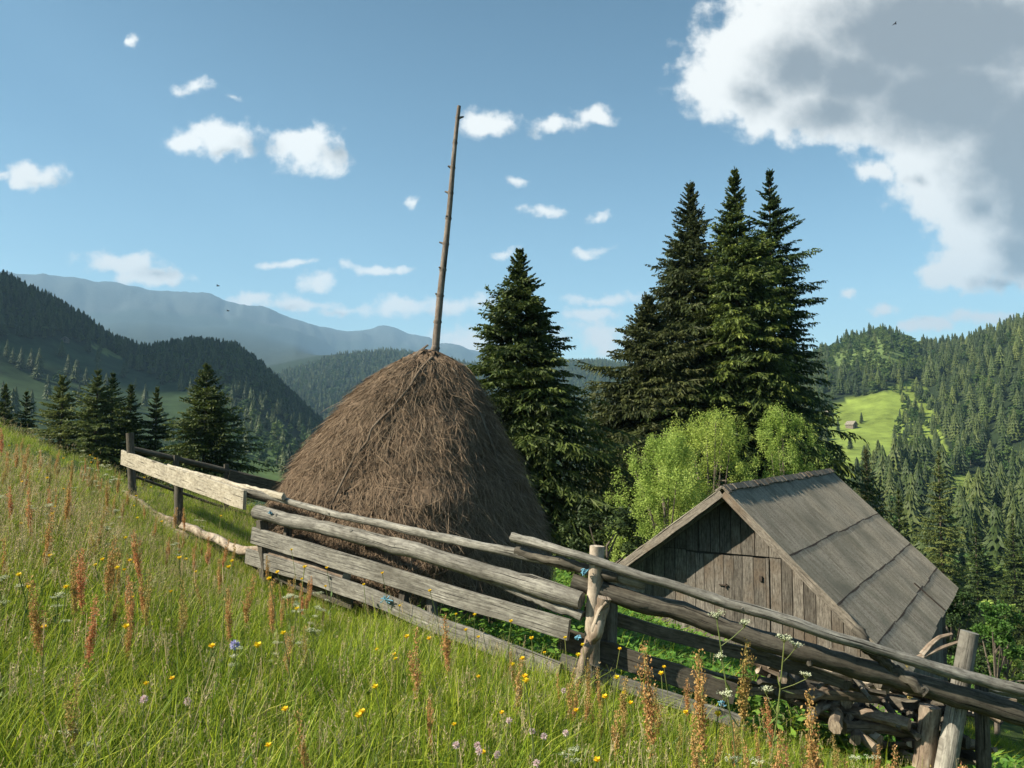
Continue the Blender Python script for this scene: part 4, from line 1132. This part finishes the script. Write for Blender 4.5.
for px_, py_, Y, lb in ((218, 286, 70, 'small dark bird flying over the far ridge, upper of two'), (228, 311, 80, 'small dark bird flying in front of the far ridge, lower of two'),
                        (895, 24, 70, 'small dark bird flying under the big cloud')):
    c = at(px_, py_, Y); b = bpy.data.objects.new('bird', None)
    mb = MB(); tube(mb, [[-.16, 0, 0], [-.05, 0, .01], [.08, 0, .02], [.17, 0, .02]], [.015, .045, .045, .015], 7)
    o = mb.build('bird', M['bird'], loc=c, smooth=True); tag(o, lb, 'bird')
    for s in (-1, 1):
        mb = MB(); V = np.array([[.07, 0, .03], [-.04, 0, .03], [.03, s*.2, .10], [-.06, s*.2, .09], [-.08, s*.4, .05]])
        V2 = V - [0, 0, .012]; mb.add(np.vstack([V, V2]), np.array([[0, 1, 3, 2], [5, 7, 8, 6]])); mb.add(np.vstack([V, V2]), np.array([[2, 3, 4], [9, 8, 7]]))
        mb.build('wing', M['bird'], o)

# ------------------------------------------------------------------ meadow
def tuft(seed, nb, rad, h0, h1, w, lean=.35, tipy=.25, seedheads=0, herb=0):
    rg_ = np.random.default_rng(seed); mb = MB(); lv = 5
    a = rg_.uniform(0, 6.28, nb); rr = rad*np.sqrt(rg_.random(nb))
    B = np.stack([rr*np.cos(a), rr*np.sin(a), 0*a-.03], -1)
    hh = rg_.uniform(h0, h1, nb); la = rg_.uniform(0, 6.28, nb); ln_ = np.abs(rg_.normal(size=nb))*lean*hh + .03
    dv = np.stack([np.cos(la), np.sin(la), 0*la], -1)
    q = np.linspace(0, 1, lv)
    P = B[:, None] + dv[:, None]*(ln_[:, None]*q[None]**2.1)[..., None] + np.array([0, 0, 1.])*(hh[:, None]*(q-.18*q**3*np.clip(ln_/hh, 0, 1.6)[:, None]))[..., None]
    sd = np.stack([-np.sin(la+rg_.normal(size=nb)*.6), np.cos(la+rg_.normal(size=nb)*.6), 0*la], -1)
    ww = rg_.uniform(.6, 1.3, nb)[:, None]*w*np.array([.75, 1, .85, .55, .08])[None]
    V = np.stack([P+sd[:, None]*ww[..., None]/2, P-sd[:, None]*ww[..., None]/2], 2).reshape(-1, 3)
    b = (np.arange(nb)*lv*2)[:, None]; e = np.arange(lv-1)[None]*2
    Fq = np.stack([b+e, b+e+1, b+e+3, b+e+2], -1).reshape(-1, 4)
    tn = rg_.random(nb); yg = np.where(rg_.random(nb) < tipy, rg_.random(nb)*.8, .05)
    ygv = (yg[:, None]*np.array([.2, .3, .5, .8, 1])[None]).repeat(2, 1).ravel()
    mb.add(V, Fq, 0, np.stack([ygv, 0*ygv, np.repeat(tn, lv*2)], -1))
    for s in range(seedheads):
        k = rg_.integers(0, nb); top = P[k, -1]; m = 14
        t = rg_.random(m); base = top + np.array([0, 0, 1.])*(t*.09)[:, None] + dv[k]*(t*.03)[:, None]
        d = nrm(rg_.normal(size=(m, 3))*[.6, .6, .3]+[0, 0, .9]); diamonds(base, d, nrm(np.cross(d, rg_.normal(size=(m, 3)))), .016, .004, rg_.random(m), 0, mb, 1)
        tube(mb, [top-[0, 0, .02], top+[0, 0, .1]], .0012, 3, mat=1, caps=False)
    if herb:
        m = herb; t = rg_.random(m); a = rg_.uniform(0, 6.28, m); rr = rad*1.3*np.sqrt(rg_.random(m))
        base = np.stack([rr*np.cos(a), rr*np.sin(a), h0*(.2+.8*t)], -1)
        d = nrm(rg_.normal(size=(m, 3))*[1, 1, .4]+[0, 0, .2]); nn = nrm(rg_.normal(size=(m, 3))*.5+[0, 0, 1])
        diamonds(base, d, nrm(np.cross(nn, d)), rg_.uniform(.03, .07, m), .022, rg_.random(m), 0, mb, 2)
    return mb.mesh('tuft', [M['grass'], M['dry'], M['herb']])
tufts = [tuft(200+q, 36, .17, .2, .48, (.0085 if q % 2 else .0065), lean=.6, tipy=.15) for q in range(4)]
tufts += [tuft(210+q, 28, .16, .26, .54, .0066, lean=.5, tipy=.2, seedheads=1) for q in range(3)]
tufts += [tuft(220+q, 20, .16, .15, .38, .007, lean=.6, tipy=.15, herb=46) for q in range(2)]
tufts += [tuft(230+q, 24, .15, .28, .56, .004, lean=.35, tipy=.7, seedheads=6) for q in range(2)]
tufts += [tuft(240+q, 12, .15, .14, .34, .010, lean=.65, tipy=.05, herb=70) for q in range(2)]
def grassy(nn, p0, p1, r0, r1, rg_):
    a0, a1 = math.atan((p0-512)/F), math.atan((p1-512)/F)
    ph = rg_.uniform(a0, a1, nn); r = np.sqrt(rg_.uniform(r0*r0, r1*r1, nn)); return r*np.sin(ph), r*np.cos(ph)
rg = np.random.default_rng(9)
def fence_side(x, y):
    """>0 beyond the fence line"""
    fx = [(p-512)/F*FY(p) for p in (60, 125, 180, 250, 400, 580, 800, 1024)]
    fy = [FY(p) for p in (60, 125, 180, 250, 400, 580, 800, 1024)]
    return y - np.interp(x, fx, fy)
gx, gy = [], []
for nn, r0, r1 in ((5200, 1.2, 5), (9500, 5, 9), (9500, 9, 14), (9000, 14, 25), (2600, 25, 45)):
    x, y = grassy(nn, -330, 1350, r0, r1, rg); gx.append(x); gy.append(y)
gx, gy = np.concatenate(gx), np.concatenate(gy)
gr_ = np.hypot(gx, gy); fs = fence_side(gx, gy)
inb = fs > .1
okg = np.ones(len(gx), bool)
vb = np.stack([gx-A[0], gy-A[1]], -1); lu = vb@u[:2]; ld = vb@dd[:2]
okg &= ~((lu > -wL) & (lu < wR) & (ld > ov) & (ld < LEN))
okg &= np.hypot(gx-hx, gy-HY) > 1.35
okg &= np.where((gr_ > 25) & (gx > 3), rg.random(len(gx)) < .5, True)
gx, gy, gr_, inb = gx[okg], gy[okg], gr_[okg], inb[okg]
patch = fbm(gx*.5, gy*.5, 3)
upleft = 1.7*(1-sstep(-7, -1.5, gx))
u_ = rg.random(len(gx)); u_ = np.where((upleft < .35) & (u_ > .86) & (rg.random(len(gx)) < .65), u_*.7, u_)
u_ = np.where((gx < -2.2) & (gr_ > 6) & (rg.random(len(gx)) < .22+.02*np.minimum(gr_, 20)), .95, u_)
idx = np.where(u_ < .46-.12*upleft, rg.integers(0, 4, len(gx)), np.where(u_ < .68, rg.integers(4, 7, len(gx)), np.where(u_ < .86-.1*upleft, np.where(rg.random(len(gx)) < np.interp(gr_, [3, 7], [.7, .35]), rg.integers(11, 13, len(gx)), rg.integers(7, 9, len(gx))), rg.integers(9, 11, len(gx)))))
sc = rg.uniform(.75, 1.2, len(gx))*(1+.25*patch)*np.where(inb, .85, 1.)
fsg = fence_side(gx, gy)
sc *= np.interp(gr_, [1, 3, 30], [.7, .85, .95])*np.where(gx < -1.2, np.interp(fsg, [-2.6, -1.2, .1, 3], [1, .55, .42, .62]), np.interp(fsg, [-2.2, -.5, .1, 3], [1, .78, .7, .7]))
sc3 = np.c_[sc*np.interp(gr_, [5, 20], [1, 1.7]), sc*np.interp(gr_, [5, 20], [1, 1.7]), sc]
rot = np.c_[rg.normal(size=(len(gx), 2))*.2, rg.uniform(0, 6.28, len(gx))]
grass = scatter('meadow_grass', np.c_[gx, gy, H(gx, gy)], rot, sc3, idx, tufts)
tag(grass, 'tall sunlit meadow grass with seed heads covering the slope', 'grass')

def sprig_heads(mb, P, m, spread, size, rg_, mat=0, young=0):
    k = rg_.integers(0, len(P), m); base = P[k] + rg_.normal(size=(m, 3))*spread
    d = nrm(rg_.normal(size=(m, 3))*[.8, .8, .5]+[0, 0, .5])
    diamonds(base, d, nrm(np.cross(d, rg_.normal(size=(m, 3)))), size*rg_.uniform(.6, 1.3, m), size*.75, rg_.random(m), young*rg_.random(m), mb, mat)

def sorrel(seed, Ht, gold):
    rg_ = np.random.default_rng(seed); st = MB(); hd_ = MB()
    P = lerp_pts([[0, 0, -.05], [.01, .01, Ht*.5], [rg_.normal()*.04, rg_.normal()*.03, Ht]], 10)
    tube(st, P, np.linspace(.004, .0018, 10), 5, tone=.5)
    lo_ = int(5)
    sprig_heads(hd_, lerp_pts(P[lo_:], 30), 300, [.012, .012, .008], .013, rg_, young=.5)
    for q in range(rg_.integers(3, 7)):
        b = P[lo_] + (P[-2]-P[lo_])*rg_.uniform(0, .55); a = rg_.uniform(0, 6.28); l = rg_.uniform(.06, .15)*Ht/.6
        pp = lerp_pts([b, b+np.array([math.cos(a)*.022, math.sin(a)*.022, l*.5]), b+np.array([math.cos(a)*.032, math.sin(a)*.032, l])], 12)
        tube(st, pp, .0015, 3, tone=.6, caps=False); sprig_heads(hd_, pp, 120, [.010, .010, .007], .012, rg_, young=.4)
    m = 6; d = nrm(rg_.normal(size=(m, 3))+[0, 0, .3]); diamonds(P[rg_.integers(0, 5, m)], d, nrm(np.cross(d, [0, .1, 1.])), .1, .02, rg_.random(m), 0, st)
    return st.mesh('sorrel_stalk', M['stem']), hd_.mesh('seed_head', M['sorrelgold' if gold else 'sorrel'])
def umbel(seed, Ht, hs_=1.):
    rg_ = np.random.default_rng(seed); st = MB(); hds = []
    P = lerp_pts([[0, 0, -.05], [.01, 0, Ht*.6], [.03, .01, Ht]], 8); tube(st, P, np.linspace(.005, .003, 8), 5, tone=.5)
    heads = [(P[-1], .05*hs_)] + [(P[k]+np.array([rg_.normal()*.07, rg_.normal()*.07, .12]), .035*hs_) for k in (4, 5, 6)]
    for q, (c, r_h) in enumerate(heads):
        hd_ = MB(); hds.append(hd_)
        if q: tube(st, lerp_pts([P[3+q], (P[3+q]+c)/2+[0, 0, -.02], c-[0, 0, .03]], 5), .002, 4)
        for k in range(12):
            a = rg_.uniform(0, 6.28); rr = r_h*math.sqrt(rg_.random()); e = c + np.array([math.cos(a)*rr, math.sin(a)*rr, rg_.normal()*.004])
            tube(st, [c-[0, 0, .035], e], .001, 3, caps=False)
            m = 10; base = e + rg_.normal(size=(m, 3))*[.008*hs_, .008*hs_, .003]; nn = nrm(rg_.normal(size=(m, 3))*.5+[0, 0, 1]); d = nrm(np.cross(nn, rg_.normal(size=(m, 3))))
            diamonds(base, d, np.cross(nn, d), .009, .007, rg_.random(m), 0, hd_)
    m = 14; d = nrm(rg_.normal(size=(m, 3))+[0, 0, .2]); diamonds(P[rg_.integers(1, 6, m)], d, nrm(np.cross(d, [0, .1, 1.])), .09, .02, rg_.random(m), 0, st)
    return st.mesh('umbel_flower', M['stem']), [k.mesh('flower_head', M['white']) for k in hds]
def cup(seed, Ht, mat, size, dens):
    rg_ = np.random.default_rng(seed); st = MB(); hd_ = MB()
    P = lerp_pts([[0, 0, -.05], [.02, .0, Ht*.6], [.01, .03, Ht]], 8); tube(st, P, .0022, 4, tone=.5)
    c = P[-1]
    for k in range(dens):
        a = 6.28*k/5+rg_.normal()*.1; lay = k//5
        d = nrm(np.array([[math.cos(a), math.sin(a), .35+.5*lay]])); sdv = nrm(np.cross(d, [[0, 0, 1.]]))
        diamonds(c[None]+[0, 0, .002*lay], d, sdv, size, size*.95, rg_.random(1), 0, hd_, mid=.6)
    tube(hd_, [c-[0, 0, .003], c+[0, 0, .005]], [size*.3, size*.25], 7)
    m = 5; d = nrm(rg_.normal(size=(m, 3))+[0, 0, .3]); diamonds(P[rg_.integers(0, 5, m)], d, nrm(np.cross(d, [0, .1, 1.])), .06, .015, rg_.random(m), 0, st)
    return st.mesh('flower', M['stem']), hd_.mesh('flower_head', M[mat])
def globe(seed, Ht, mat, size, n_):
    rg_ = np.random.default_rng(seed); st = MB(); hd_ = MB()
    P = lerp_pts([[0, 0, -.05], [.02, .0, Ht*.6], [.0, .02, Ht]], 8); tube(st, P, .002, 4, tone=.5)
    d = nrm(rg_.normal(size=(n_, 3))+[0, 0, .35]); diamonds(np.repeat(P[-1][None], n_, 0)+d*size*.25, d, nrm(np.cross(d, rg_.normal(size=(n_, 3)))), size*.75, size*.3, rg_.random(n_), 0, hd_)
    m = 5; dl = nrm(rg_.normal(size=(m, 3))+[0, 0, .2]); diamonds(P[rg_.integers(0, 6, m)], dl, nrm(np.cross(dl, [0, .1, 1.])), .03, .018, rg_.random(m), 0, st)
    return st.mesh('flower', M['stem']), hd_.mesh('flower_head', M[mat])

def plant(name, me, pos, label, cat, group, s=1., head='flower_head'):
    o = bpy.data.objects.new(name, me[0]); C.objects.link(o); o.location = pos
    o.rotation_euler = (random.gauss(0, .07), random.gauss(0, .07), random.uniform(0, 6.28)); w_ = .78 if head == 'seed_head' else 1.; o.scale = (s*w_, s*w_, s)
    for m_ in (me[1] if isinstance(me[1], list) else [me[1]]):
        h = bpy.data.objects.new(head, m_); C.objects.link(h); h.parent = o
    return tag(o, label, cat, group)
def spot(rg_, p0, p1, r0, r1):
    while True:
        x, y = grassy(1, p0, p1, r0, r1, rg_); x, y = float(x[0]), float(y[0])
        if fence_side(x, y) < -.15: return x, y, float(H(x, y))
rg = np.random.default_rng(31)
sor = [sorrel(300+q, .62+.05*q, False) for q in range(4)]; sog = [sorrel(310+q, .6+.06*q, True) for q in range(3)]
for q in range(210):
    z_ = rg.random()
    if z_ < .62: x, y, z = spot(rg, -40, 330, 4.5, 17)
    elif z_ < .76: x, y, z = spot(rg, 20, 1000, 2.7, 5.5)
    else: x, y, z = spot(rg, 560, 1060, 3.0, 5.3)
    g = rg.random() < (.45 if x < 0 else .55)
    me = sog[rg.integers(0, 3)] if g else sor[rg.integers(0, 4)]
    plant('sorrel_stalk', me, (x, y, z), 'golden ripe sorrel spike standing in the meadow grass' if g else 'rust red sorrel spike standing in the meadow grass', 'sorrel stalk',
          'golden sorrel spikes in the meadow' if g else 'rust red sorrel spikes in the meadow', rg.uniform(.6, .98)*np.interp(fence_side(x, y), [-2, -.5], [1.05, .75]), 'seed_head')
def ground_px(px, py, hgt):
    """where a plant of this height must stand for its tip to show at the pixel"""
    ph = math.atan((px-512)/F); rr = np.linspace(2., 14, 600); x, y = rr*math.sin(ph), rr*math.cos(ph)
    q = project(x, y, H(x, y)+hgt)[1]; k = int(np.argmin(np.abs(q-py))); return float(x[k]), float(y[k]), float(H(x[k], y[k]))
SP = [(730, 640, True, 'tall rust red sorrel spike beside the umbel plant, before the barn'), (655, 652, False, 'rust red sorrel spike right of the crooked prop'), (688, 655, False, 'dark red sorrel spike left of the tall one by the umbel plant'),
      (905, 660, True, 'single tall golden spike standing before the woodpile'), (806, 694, False, 'reddish sorrel spike in front of the dark timber left of the woodpile')]
for px_, py_, g, lb in SP:
    hh = 1.12 if px_ == 905 else .98; x, y, z = ground_px(px_, py_, hh)
    me = sog[2] if (g and px_ == 905) else sor[3]
    plant('sorrel_stalk', me, (x, y, z), lb, 'sorrel stalk', None, hh/(.72 if me is sog[2] else .77), 'seed_head')
um = [umbel(320+q, .6+.08*q) for q in range(3)]
for q in range(44):
    x, y, z = spot(rg, -40, 380, 3.2, 14) if q < 39 else spot(rg, 300, 1000, 2.8, 5)
    plant('umbel_flower', um[rg.integers(0, 3)], (x, y, z), 'white umbel flower among the meadow grass', 'umbel flower', 'white umbels in the meadow', rg.uniform(.5, .78))
x, y, z = ground_px(738, 612, 1.15); plant('umbel_flower', umbel(325, 1.12, .85), (x, y, z), 'tall branching umbel plant standing before the barn gable', 'umbel flower', None, 1.02)
x, y, z = ground_px(756, 634, 1.0); plant('umbel_flower', umbel(326, .98, .8), (x, y, z), 'shorter umbel plant right of the tall branching one', 'umbel flower', None, 1.02)
bc = [cup(330+q, .42+.06*q, 'yellow', .016, 10) for q in range(3)]
for q in range(110):
    x, y, z = spot(rg, -20, 700, 2.9, 6.5) if q < 70 else spot(rg, -40, 400, 5, 13)
    plant('buttercup', bc[rg.integers(0, 3)], (x, y, z), 'small yellow buttercup among the meadow grass', 'buttercup', 'yellow buttercups in the meadow', rg.uniform(.9, 1.3))
for px_, py_, lb in ((530, 727, 'large yellow buttercup just above the pale pink clover'), (710, 752, 'large yellow buttercup low in the picture between sorrel spikes'), (242, 690, 'yellow buttercup cluster low in the left half of the meadow')):
    x, y, z = ground_px(px_, py_, .56); plant('buttercup', bc[2], (x, y, z), lb, 'buttercup', None, 1.35)
cl = [globe(340+q, .42+.05*q, 'pink', .017, 70) for q in range(2)]
for q in range(17):
    px_, py_ = (rg.normal(508, 24), rg.normal(756, 14)) if q < 12 else (rg.uniform(40, 900), rg.uniform(690, 765))
    x, y, z = ground_px(px_, py_, .45); plant('clover', cl[q % 2], (x, y, z), 'pale pink clover head low in the meadow grass', 'clover', 'pale clover in the meadow', 1.05)
sb = globe(350, .5, 'violet', .024, 90); x, y, z = ground_px(239, 648, .55); plant('scabious', sb, (x, y, z), 'single pale violet scabious in the left half of the meadow', 'scabious', None, 1.1)

# dark herbs between fence, haystack and barn
hb = [tuft(260+q, 6, .2, .2, .4, .006, lean=.4, tipy=.05, herb=150) for q in range(2)]
rg = np.random.default_rng(14)
x, y = grassy(2600, 420, 1150, 6.3, 17, rg); ok = (fence_side(x, y) > .35)
vb = np.stack([x-A[0], y-A[1]], -1); lu = vb@u[:2]; ld = vb@dd[:2]
ok &= ~((lu > -wL) & (lu < wR) & (ld > ov) & (ld < LEN)) & (np.hypot(x-hx, y-HY) > 1.55)
x, y = x[ok], y[ok]
s_ = rg.uniform(.8, 1.5, len(x))
und = scatter('undergrowth', np.c_[x, y, H(x, y)], np.c_[rg.normal(size=(len(x), 2))*.1, rg.uniform(0, 6.28, len(x))], np.c_[s_*1.2, s_*1.2, s_], rg.integers(0, 2, len(x)), hb)
tag(und, 'dark leafy herbs growing between the fence and the barn', 'undergrowth')

# ------------------------------------------------------------------ sun, sky, air
SUN = np.array([-.78, -.21, .64]); SUN /= np.linalg.norm(SUN)
sl = bpy.data.lights.new('sun', 'SUN'); sl.energy = 5.0; sl.angle = R_(.53); sl.color = (1.0, .92, .76)
so = bpy.data.objects.new('sun', sl); C.objects.link(so)
from mathutils import Vector
so.rotation_euler = Vector(SUN).to_track_quat('Z', 'Y').to_euler()
so.location = Vector(SUN)*50

W = bpy.data.worlds.new('World'); bpy.context.scene.world = W; W.use_nodes = True
t = W.node_tree; t.nodes.clear(); L = t.links.new
def nd(kind, **kw):
    n_ = t.nodes.new(kind)
    for k_, v_ in kw.items(): setattr(n_, k_, v_)
    return n_
sky = nd('ShaderNodeTexSky', sky_type='NISHITA', sun_disc=False, sun_elevation=math.asin(SUN[2]), sun_rotation=math.atan2(SUN[0], SUN[1]),
         altitude=1000, air_density=1.0, dust_density=2.5, ozone_density=1.6)
SKY_STRENGTH = .078
# clouds, as a field over view direction: (x/y, z/y) in the hemisphere ahead
def pxuv(px, py):
    p = at(px, py, 1.0); return p[0], p[2]
BL = [  # px, py, rx, ry (pixels), weight
    (905, 25, 215, 95, 1.3), (1010, 140, 150, 130, 1.35), (765, 62, 95, 62, 1.0), (800, 105, 95, 48, .9), (720, 88, 52, 40, .75), (945, 196, 58, 44, .8),
    (985, 245, 66, 54, 1.0), (1060, 230, 100, 80, 1.2), (910, 90, 150, 78, 1.3), (1000, 200, 82, 85, 1.2), (820, 70, 110, 60, 1.1), (882, 172, 24, 16, .6), (960, 275, 45, 24, .7), (1150, 60, 260, 220, 1.4),
    (218, 138, 52, 26, .62), (185, 146, 30, 14, .45), (305, 148, 40, 30, .64), (330, 162, 22, 18, .5),
    (36, 173, 38, 16, .55), (5, 176, 30, 9, .45), (484, 124, 32, 19, .55), (550, 127, 42, 10, .42), (597, 117, 24, 12, .38),
    (118, 264, 48, 14, .55), (150, 278, 42, 13, .5), (250, 298, 44, 9, .45), (300, 304, 52, 9, .42), (335, 308, 60, 6, .3), (318, 282, 22, 12, .42), (282, 263, 42, 5, .32), (380, 267, 36, 6, .36), (395, 305, 42, 14, .4),
    (455, 305, 50, 12, .38), (416, 199, 13, 9, .38), (602, 215, 18, 8, .38), (540, 214, 22, 7, .34), (512, 184, 16, 7, .3), (594, 251, 22, 6, .34),
    (600, 298, 40, 8, .34), (595, 312, 44, 8, .34), (598, 338, 60, 22, .36), (850, 293, 15, 6, .36), (884, 306, 18, 7, .32), (925, 324, 34, 9, .4), (980, 318, 50, 9, .34), (505, 250, 20, 4, .3), (140, 44, 8, 9, .3),
    (200, 88, 24, 8, .26), (232, 96, 12, 5, .26), (460, 345, 70, 26, .34)]
g = bpy.data.node_groups.new('cloud_field', 'ShaderNodeTree')
g.interface.new_socket('P', in_out='INPUT', socket_type='NodeSocketVector'); g.interface.new_socket('Value', in_out='OUTPUT', socket_type='NodeSocketFloat'); g.interface.new_socket('Smooth', in_out='OUTPUT', socket_type='NodeSocketFloat')
gi, go = g.nodes.new('NodeGroupInput'), g.nodes.new('NodeGroupOutput'); GL_ = g.links.new
nz1 = g.nodes.new('ShaderNodeTexNoise'); nz1.inputs['Scale'].default_value = 13; nz1.inputs['Detail'].default_value = 7; nz1.inputs['Roughness'].default_value = .6
GL_(gi.outputs[0], nz1.inputs['Vector'])
sb1 = g.nodes.new('ShaderNodeVectorMath'); sb1.operation = 'SUBTRACT'; GL_(nz1.outputs['Color'], sb1.inputs[0]); sb1.inputs[1].default_value = (.5, .5, .5)
ma = g.nodes.new('ShaderNodeVectorMath'); ma.operation = 'MULTIPLY_ADD'; GL_(sb1.outputs[0], ma.inputs[0]); ma.inputs[1].default_value = (.075, .045, 0); GL_(gi.outputs[0], ma.inputs[2])
acc = None
for (bx, by, rx, ry, w_) in BL:
    w_ = w_*1.05 if w_ < .7 else w_
    cx, cz = pxuv(bx, by)
    v1 = g.nodes.new('ShaderNodeVectorMath'); v1.operation = 'SUBTRACT'; GL_(ma.outputs[0], v1.inputs[0]); v1.inputs[1].default_value = (cx, cz, 0)
    v2 = g.nodes.new('ShaderNodeVectorMath'); v2.operation = 'MULTIPLY'; GL_(v1.outputs[0], v2.inputs[0]); v2.inputs[1].default_value = (F/rx, F/ry, 0)
    v3 = g.nodes.new('ShaderNodeVectorMath'); v3.operation = 'LENGTH'; GL_(v2.outputs[0], v3.inputs[0])
    m1 = g.nodes.new('ShaderNodeMath'); m1.operation = 'MULTIPLY_ADD'; GL_(v3.outputs['Value'], m1.inputs[0]); m1.inputs[1].default_value = -w_; m1.inputs[2].default_value = w_
    if acc is None: acc = m1.outputs[0]
    else:
        m2 = g.nodes.new('ShaderNodeMath'); m2.operation = 'SMOOTH_MAX'; m2.inputs[2].default_value = .12; GL_(acc, m2.inputs[0]); GL_(m1.outputs[0], m2.inputs[1]); acc = m2.outputs[0]
nz2 = g.nodes.new('ShaderNodeTexNoise'); nz2.inputs['Scale'].default_value = 30; nz2.inputs['Detail'].default_value = 8; nz2.inputs['Roughness'].default_value = .56
GL_(gi.outputs[0], nz2.inputs['Vector'])
mm = g.nodes.new('ShaderNodeMath'); mm.operation = 'MULTIPLY_ADD'; GL_(nz2.outputs[0], mm.inputs[0]); mm.inputs[1].default_value = 1.0; mm.inputs[2].default_value = -.50
ad = g.nodes.new('ShaderNodeMath'); ad.operation = 'ADD'; GL_(acc, ad.inputs[0]); GL_(mm.outputs[0], ad.inputs[1]); GL_(ad.outputs[0], go.inputs[0])
ms = g.nodes.new('ShaderNodeMath'); ms.operation = 'MULTIPLY_ADD'; GL_(mm.outputs[0], ms.inputs[0]); ms.inputs[1].default_value = .42; GL_(acc, ms.inputs[2]); GL_(ms.outputs[0], go.inputs[1])

tc = nd('ShaderNodeTexCoord'); sx = nd('ShaderNodeSeparateXYZ'); L(tc.outputs['Generated'], sx.inputs[0])
ym = math_(nd, L, 'MAXIMUM', sx.outputs[1], .02)
cb = nd('ShaderNodeCombineXYZ'); L(math_(nd, L, 'DIVIDE', sx.outputs[0], ym), cb.inputs[0]); L(math_(nd, L, 'DIVIDE', sx.outputs[2], ym), cb.inputs[1])
def field(offx, offy):
    v = nd('ShaderNodeVectorMath', operation='ADD'); L(cb.outputs[0], v.inputs[0]); v.inputs[1].default_value = (offx, offy, 0)
    gn = nd('ShaderNodeGroup'); gn.node_tree = g; L(v.outputs[0], gn.inputs[0]); return gn
f0 = field(0, 0).outputs[0]; f1 = field(-.05, .012).outputs[1]
dens = nd('ShaderNodeMapRange', interpolation_type='SMOOTHSTEP'); L(f0, dens.inputs[0]); dens.inputs[1].default_value = -.02; dens.inputs[2].default_value = .34
ahead = nd('ShaderNodeMapRange'); L(sx.outputs[1], ahead.inputs[0]); ahead.inputs[1].default_value = .1; ahead.inputs[2].default_value = .3
dm = math_(nd, L, 'MULTIPLY', dens.outputs[0], ahead.outputs[0])
shade = nd('ShaderNodeMapRange', interpolation_type='SMOOTHSTEP'); L(f1, shade.inputs[0]); shade.inputs[1].default_value = .16; shade.inputs[2].default_value = .86
ccol = mix(nd, L, shade.outputs[0], (.52, .51, .485), (.138, .144, .152))
skyc = mix(nd, L, 1., sky.outputs[0], (.80, 1.0, .92), 'MULTIPLY')
zr = ramp(nd, [(0., (2.3, 1.95, 1.72)), (.08, (1.85, 1.65, 1.5)), (.2, (1.22, 1.2, 1.17)), (.34, (.84, .91, .94)), (.55, (.50, .61, .67))])
L(sx.outputs[2], zr.inputs[0]); skyc = mix(nd, L, 1., skyc, zr.outputs[0], 'MULTIPLY')
bg1 = nd('ShaderNodeBackground'); L(skyc, bg1.inputs[0]); bg1.inputs[1].default_value = SKY_STRENGTH
bg2 = nd('ShaderNodeBackground'); L(ccol, bg2.inputs[0]); bg2.inputs[1].default_value = 1.0
mx = nd('ShaderNodeMixShader'); L(dm, mx.inputs[0]); L(bg1.outputs[0], mx.inputs[1]); L(bg2.outputs[0], mx.inputs[2])
wo = nd('ShaderNodeOutputWorld'); L(mx.outputs[0], wo.inputs[0])

# unseen cloud, added above the air over the left valley to shade its hills
cw = plain('shade_cloud_white', (.85, .85, .85), .95, .05, .01)
SD = SUN; tt = 3300
c0 = np.array([-560., 830., 90.]) + SD*tt
mb = MB(); rg = np.random.default_rng(3)
nu, nv_ = 64, 40
uu, vv = np.meshgrid(np.linspace(0, 2*np.pi, nu, endpoint=False), np.linspace(-1.5, 1.5, nv_))
dirs = np.stack([np.cos(uu)*np.cos(vv), np.sin(uu)*np.cos(vv), np.sin(vv)], -1)
lum = 1 + .35*fbm(dirs[..., 0]*2+5, dirs[..., 1]*2+dirs[..., 2]*1.3, 5)
Vc = (dirs*lum[..., None]*np.array([430., 470., 130.])).reshape(-1, 3)
i, j = np.meshgrid(np.arange(nv_-1), np.arange(nu), indexing='ij'); j2 = (j+1) % nu
mb.add(Vc, np.stack([i*nu+j, i*nu+j2, (i+1)*nu+j2, (i+1)*nu+j], -1).reshape(-1, 4))
tag(mb.build('added_shade_cloud', cw, smooth=True, loc=c0), kind='structure')

# air
hm = newmat('valley_air'); t2, out2, nd2, L2 = nt(hm)
pv = nd2('ShaderNodeVolumePrincipled'); pv.inputs['Color'].default_value = (.42, .70, 1.0, 1); pv.inputs['Density'].default_value = 1.2e-4; pv.inputs['Anisotropy'].default_value = .1
L2(pv.outputs[0], out2.inputs['Volume'])
mb = MB(); top = float(max(HG.max()+30, 60)); bot = float(HG.min()-1)
boxmb(mb, (-9100, -9100, bot), (18200, 0, 0), (0, 18200, 0), (0, 0, top-bot))
hz = mb.build('haze', hm); tag(hz, kind='stuff')

# ------------------------------------------------------------------ camera and output
cd = bpy.data.cameras.new('camera'); cd.lens = F/1024*36; cd.sensor_width = 36; cd.clip_start = .05; cd.clip_end = 30000
co = bpy.data.objects.new('camera', cd); C.objects.link(co); co.rotation_euler = (math.pi/2+PITCH, 0, 0)
S = bpy.context.scene; S.camera = co
S.view_settings.view_transform = 'Standard'; S.view_settings.look = 'None'; S.view_settings.exposure = 1.15; S.view_settings.gamma = 1
S.render.engine = 'CYCLES'
S.cycles.max_bounces = 6; S.cycles.diffuse_bounces = 3; S.cycles.glossy_bounces = 2; S.cycles.transmission_bounces = 3; S.cycles.volume_bounces = 0; S.cycles.transparent_max_bounces = 8
S.cycles.use_denoising = True
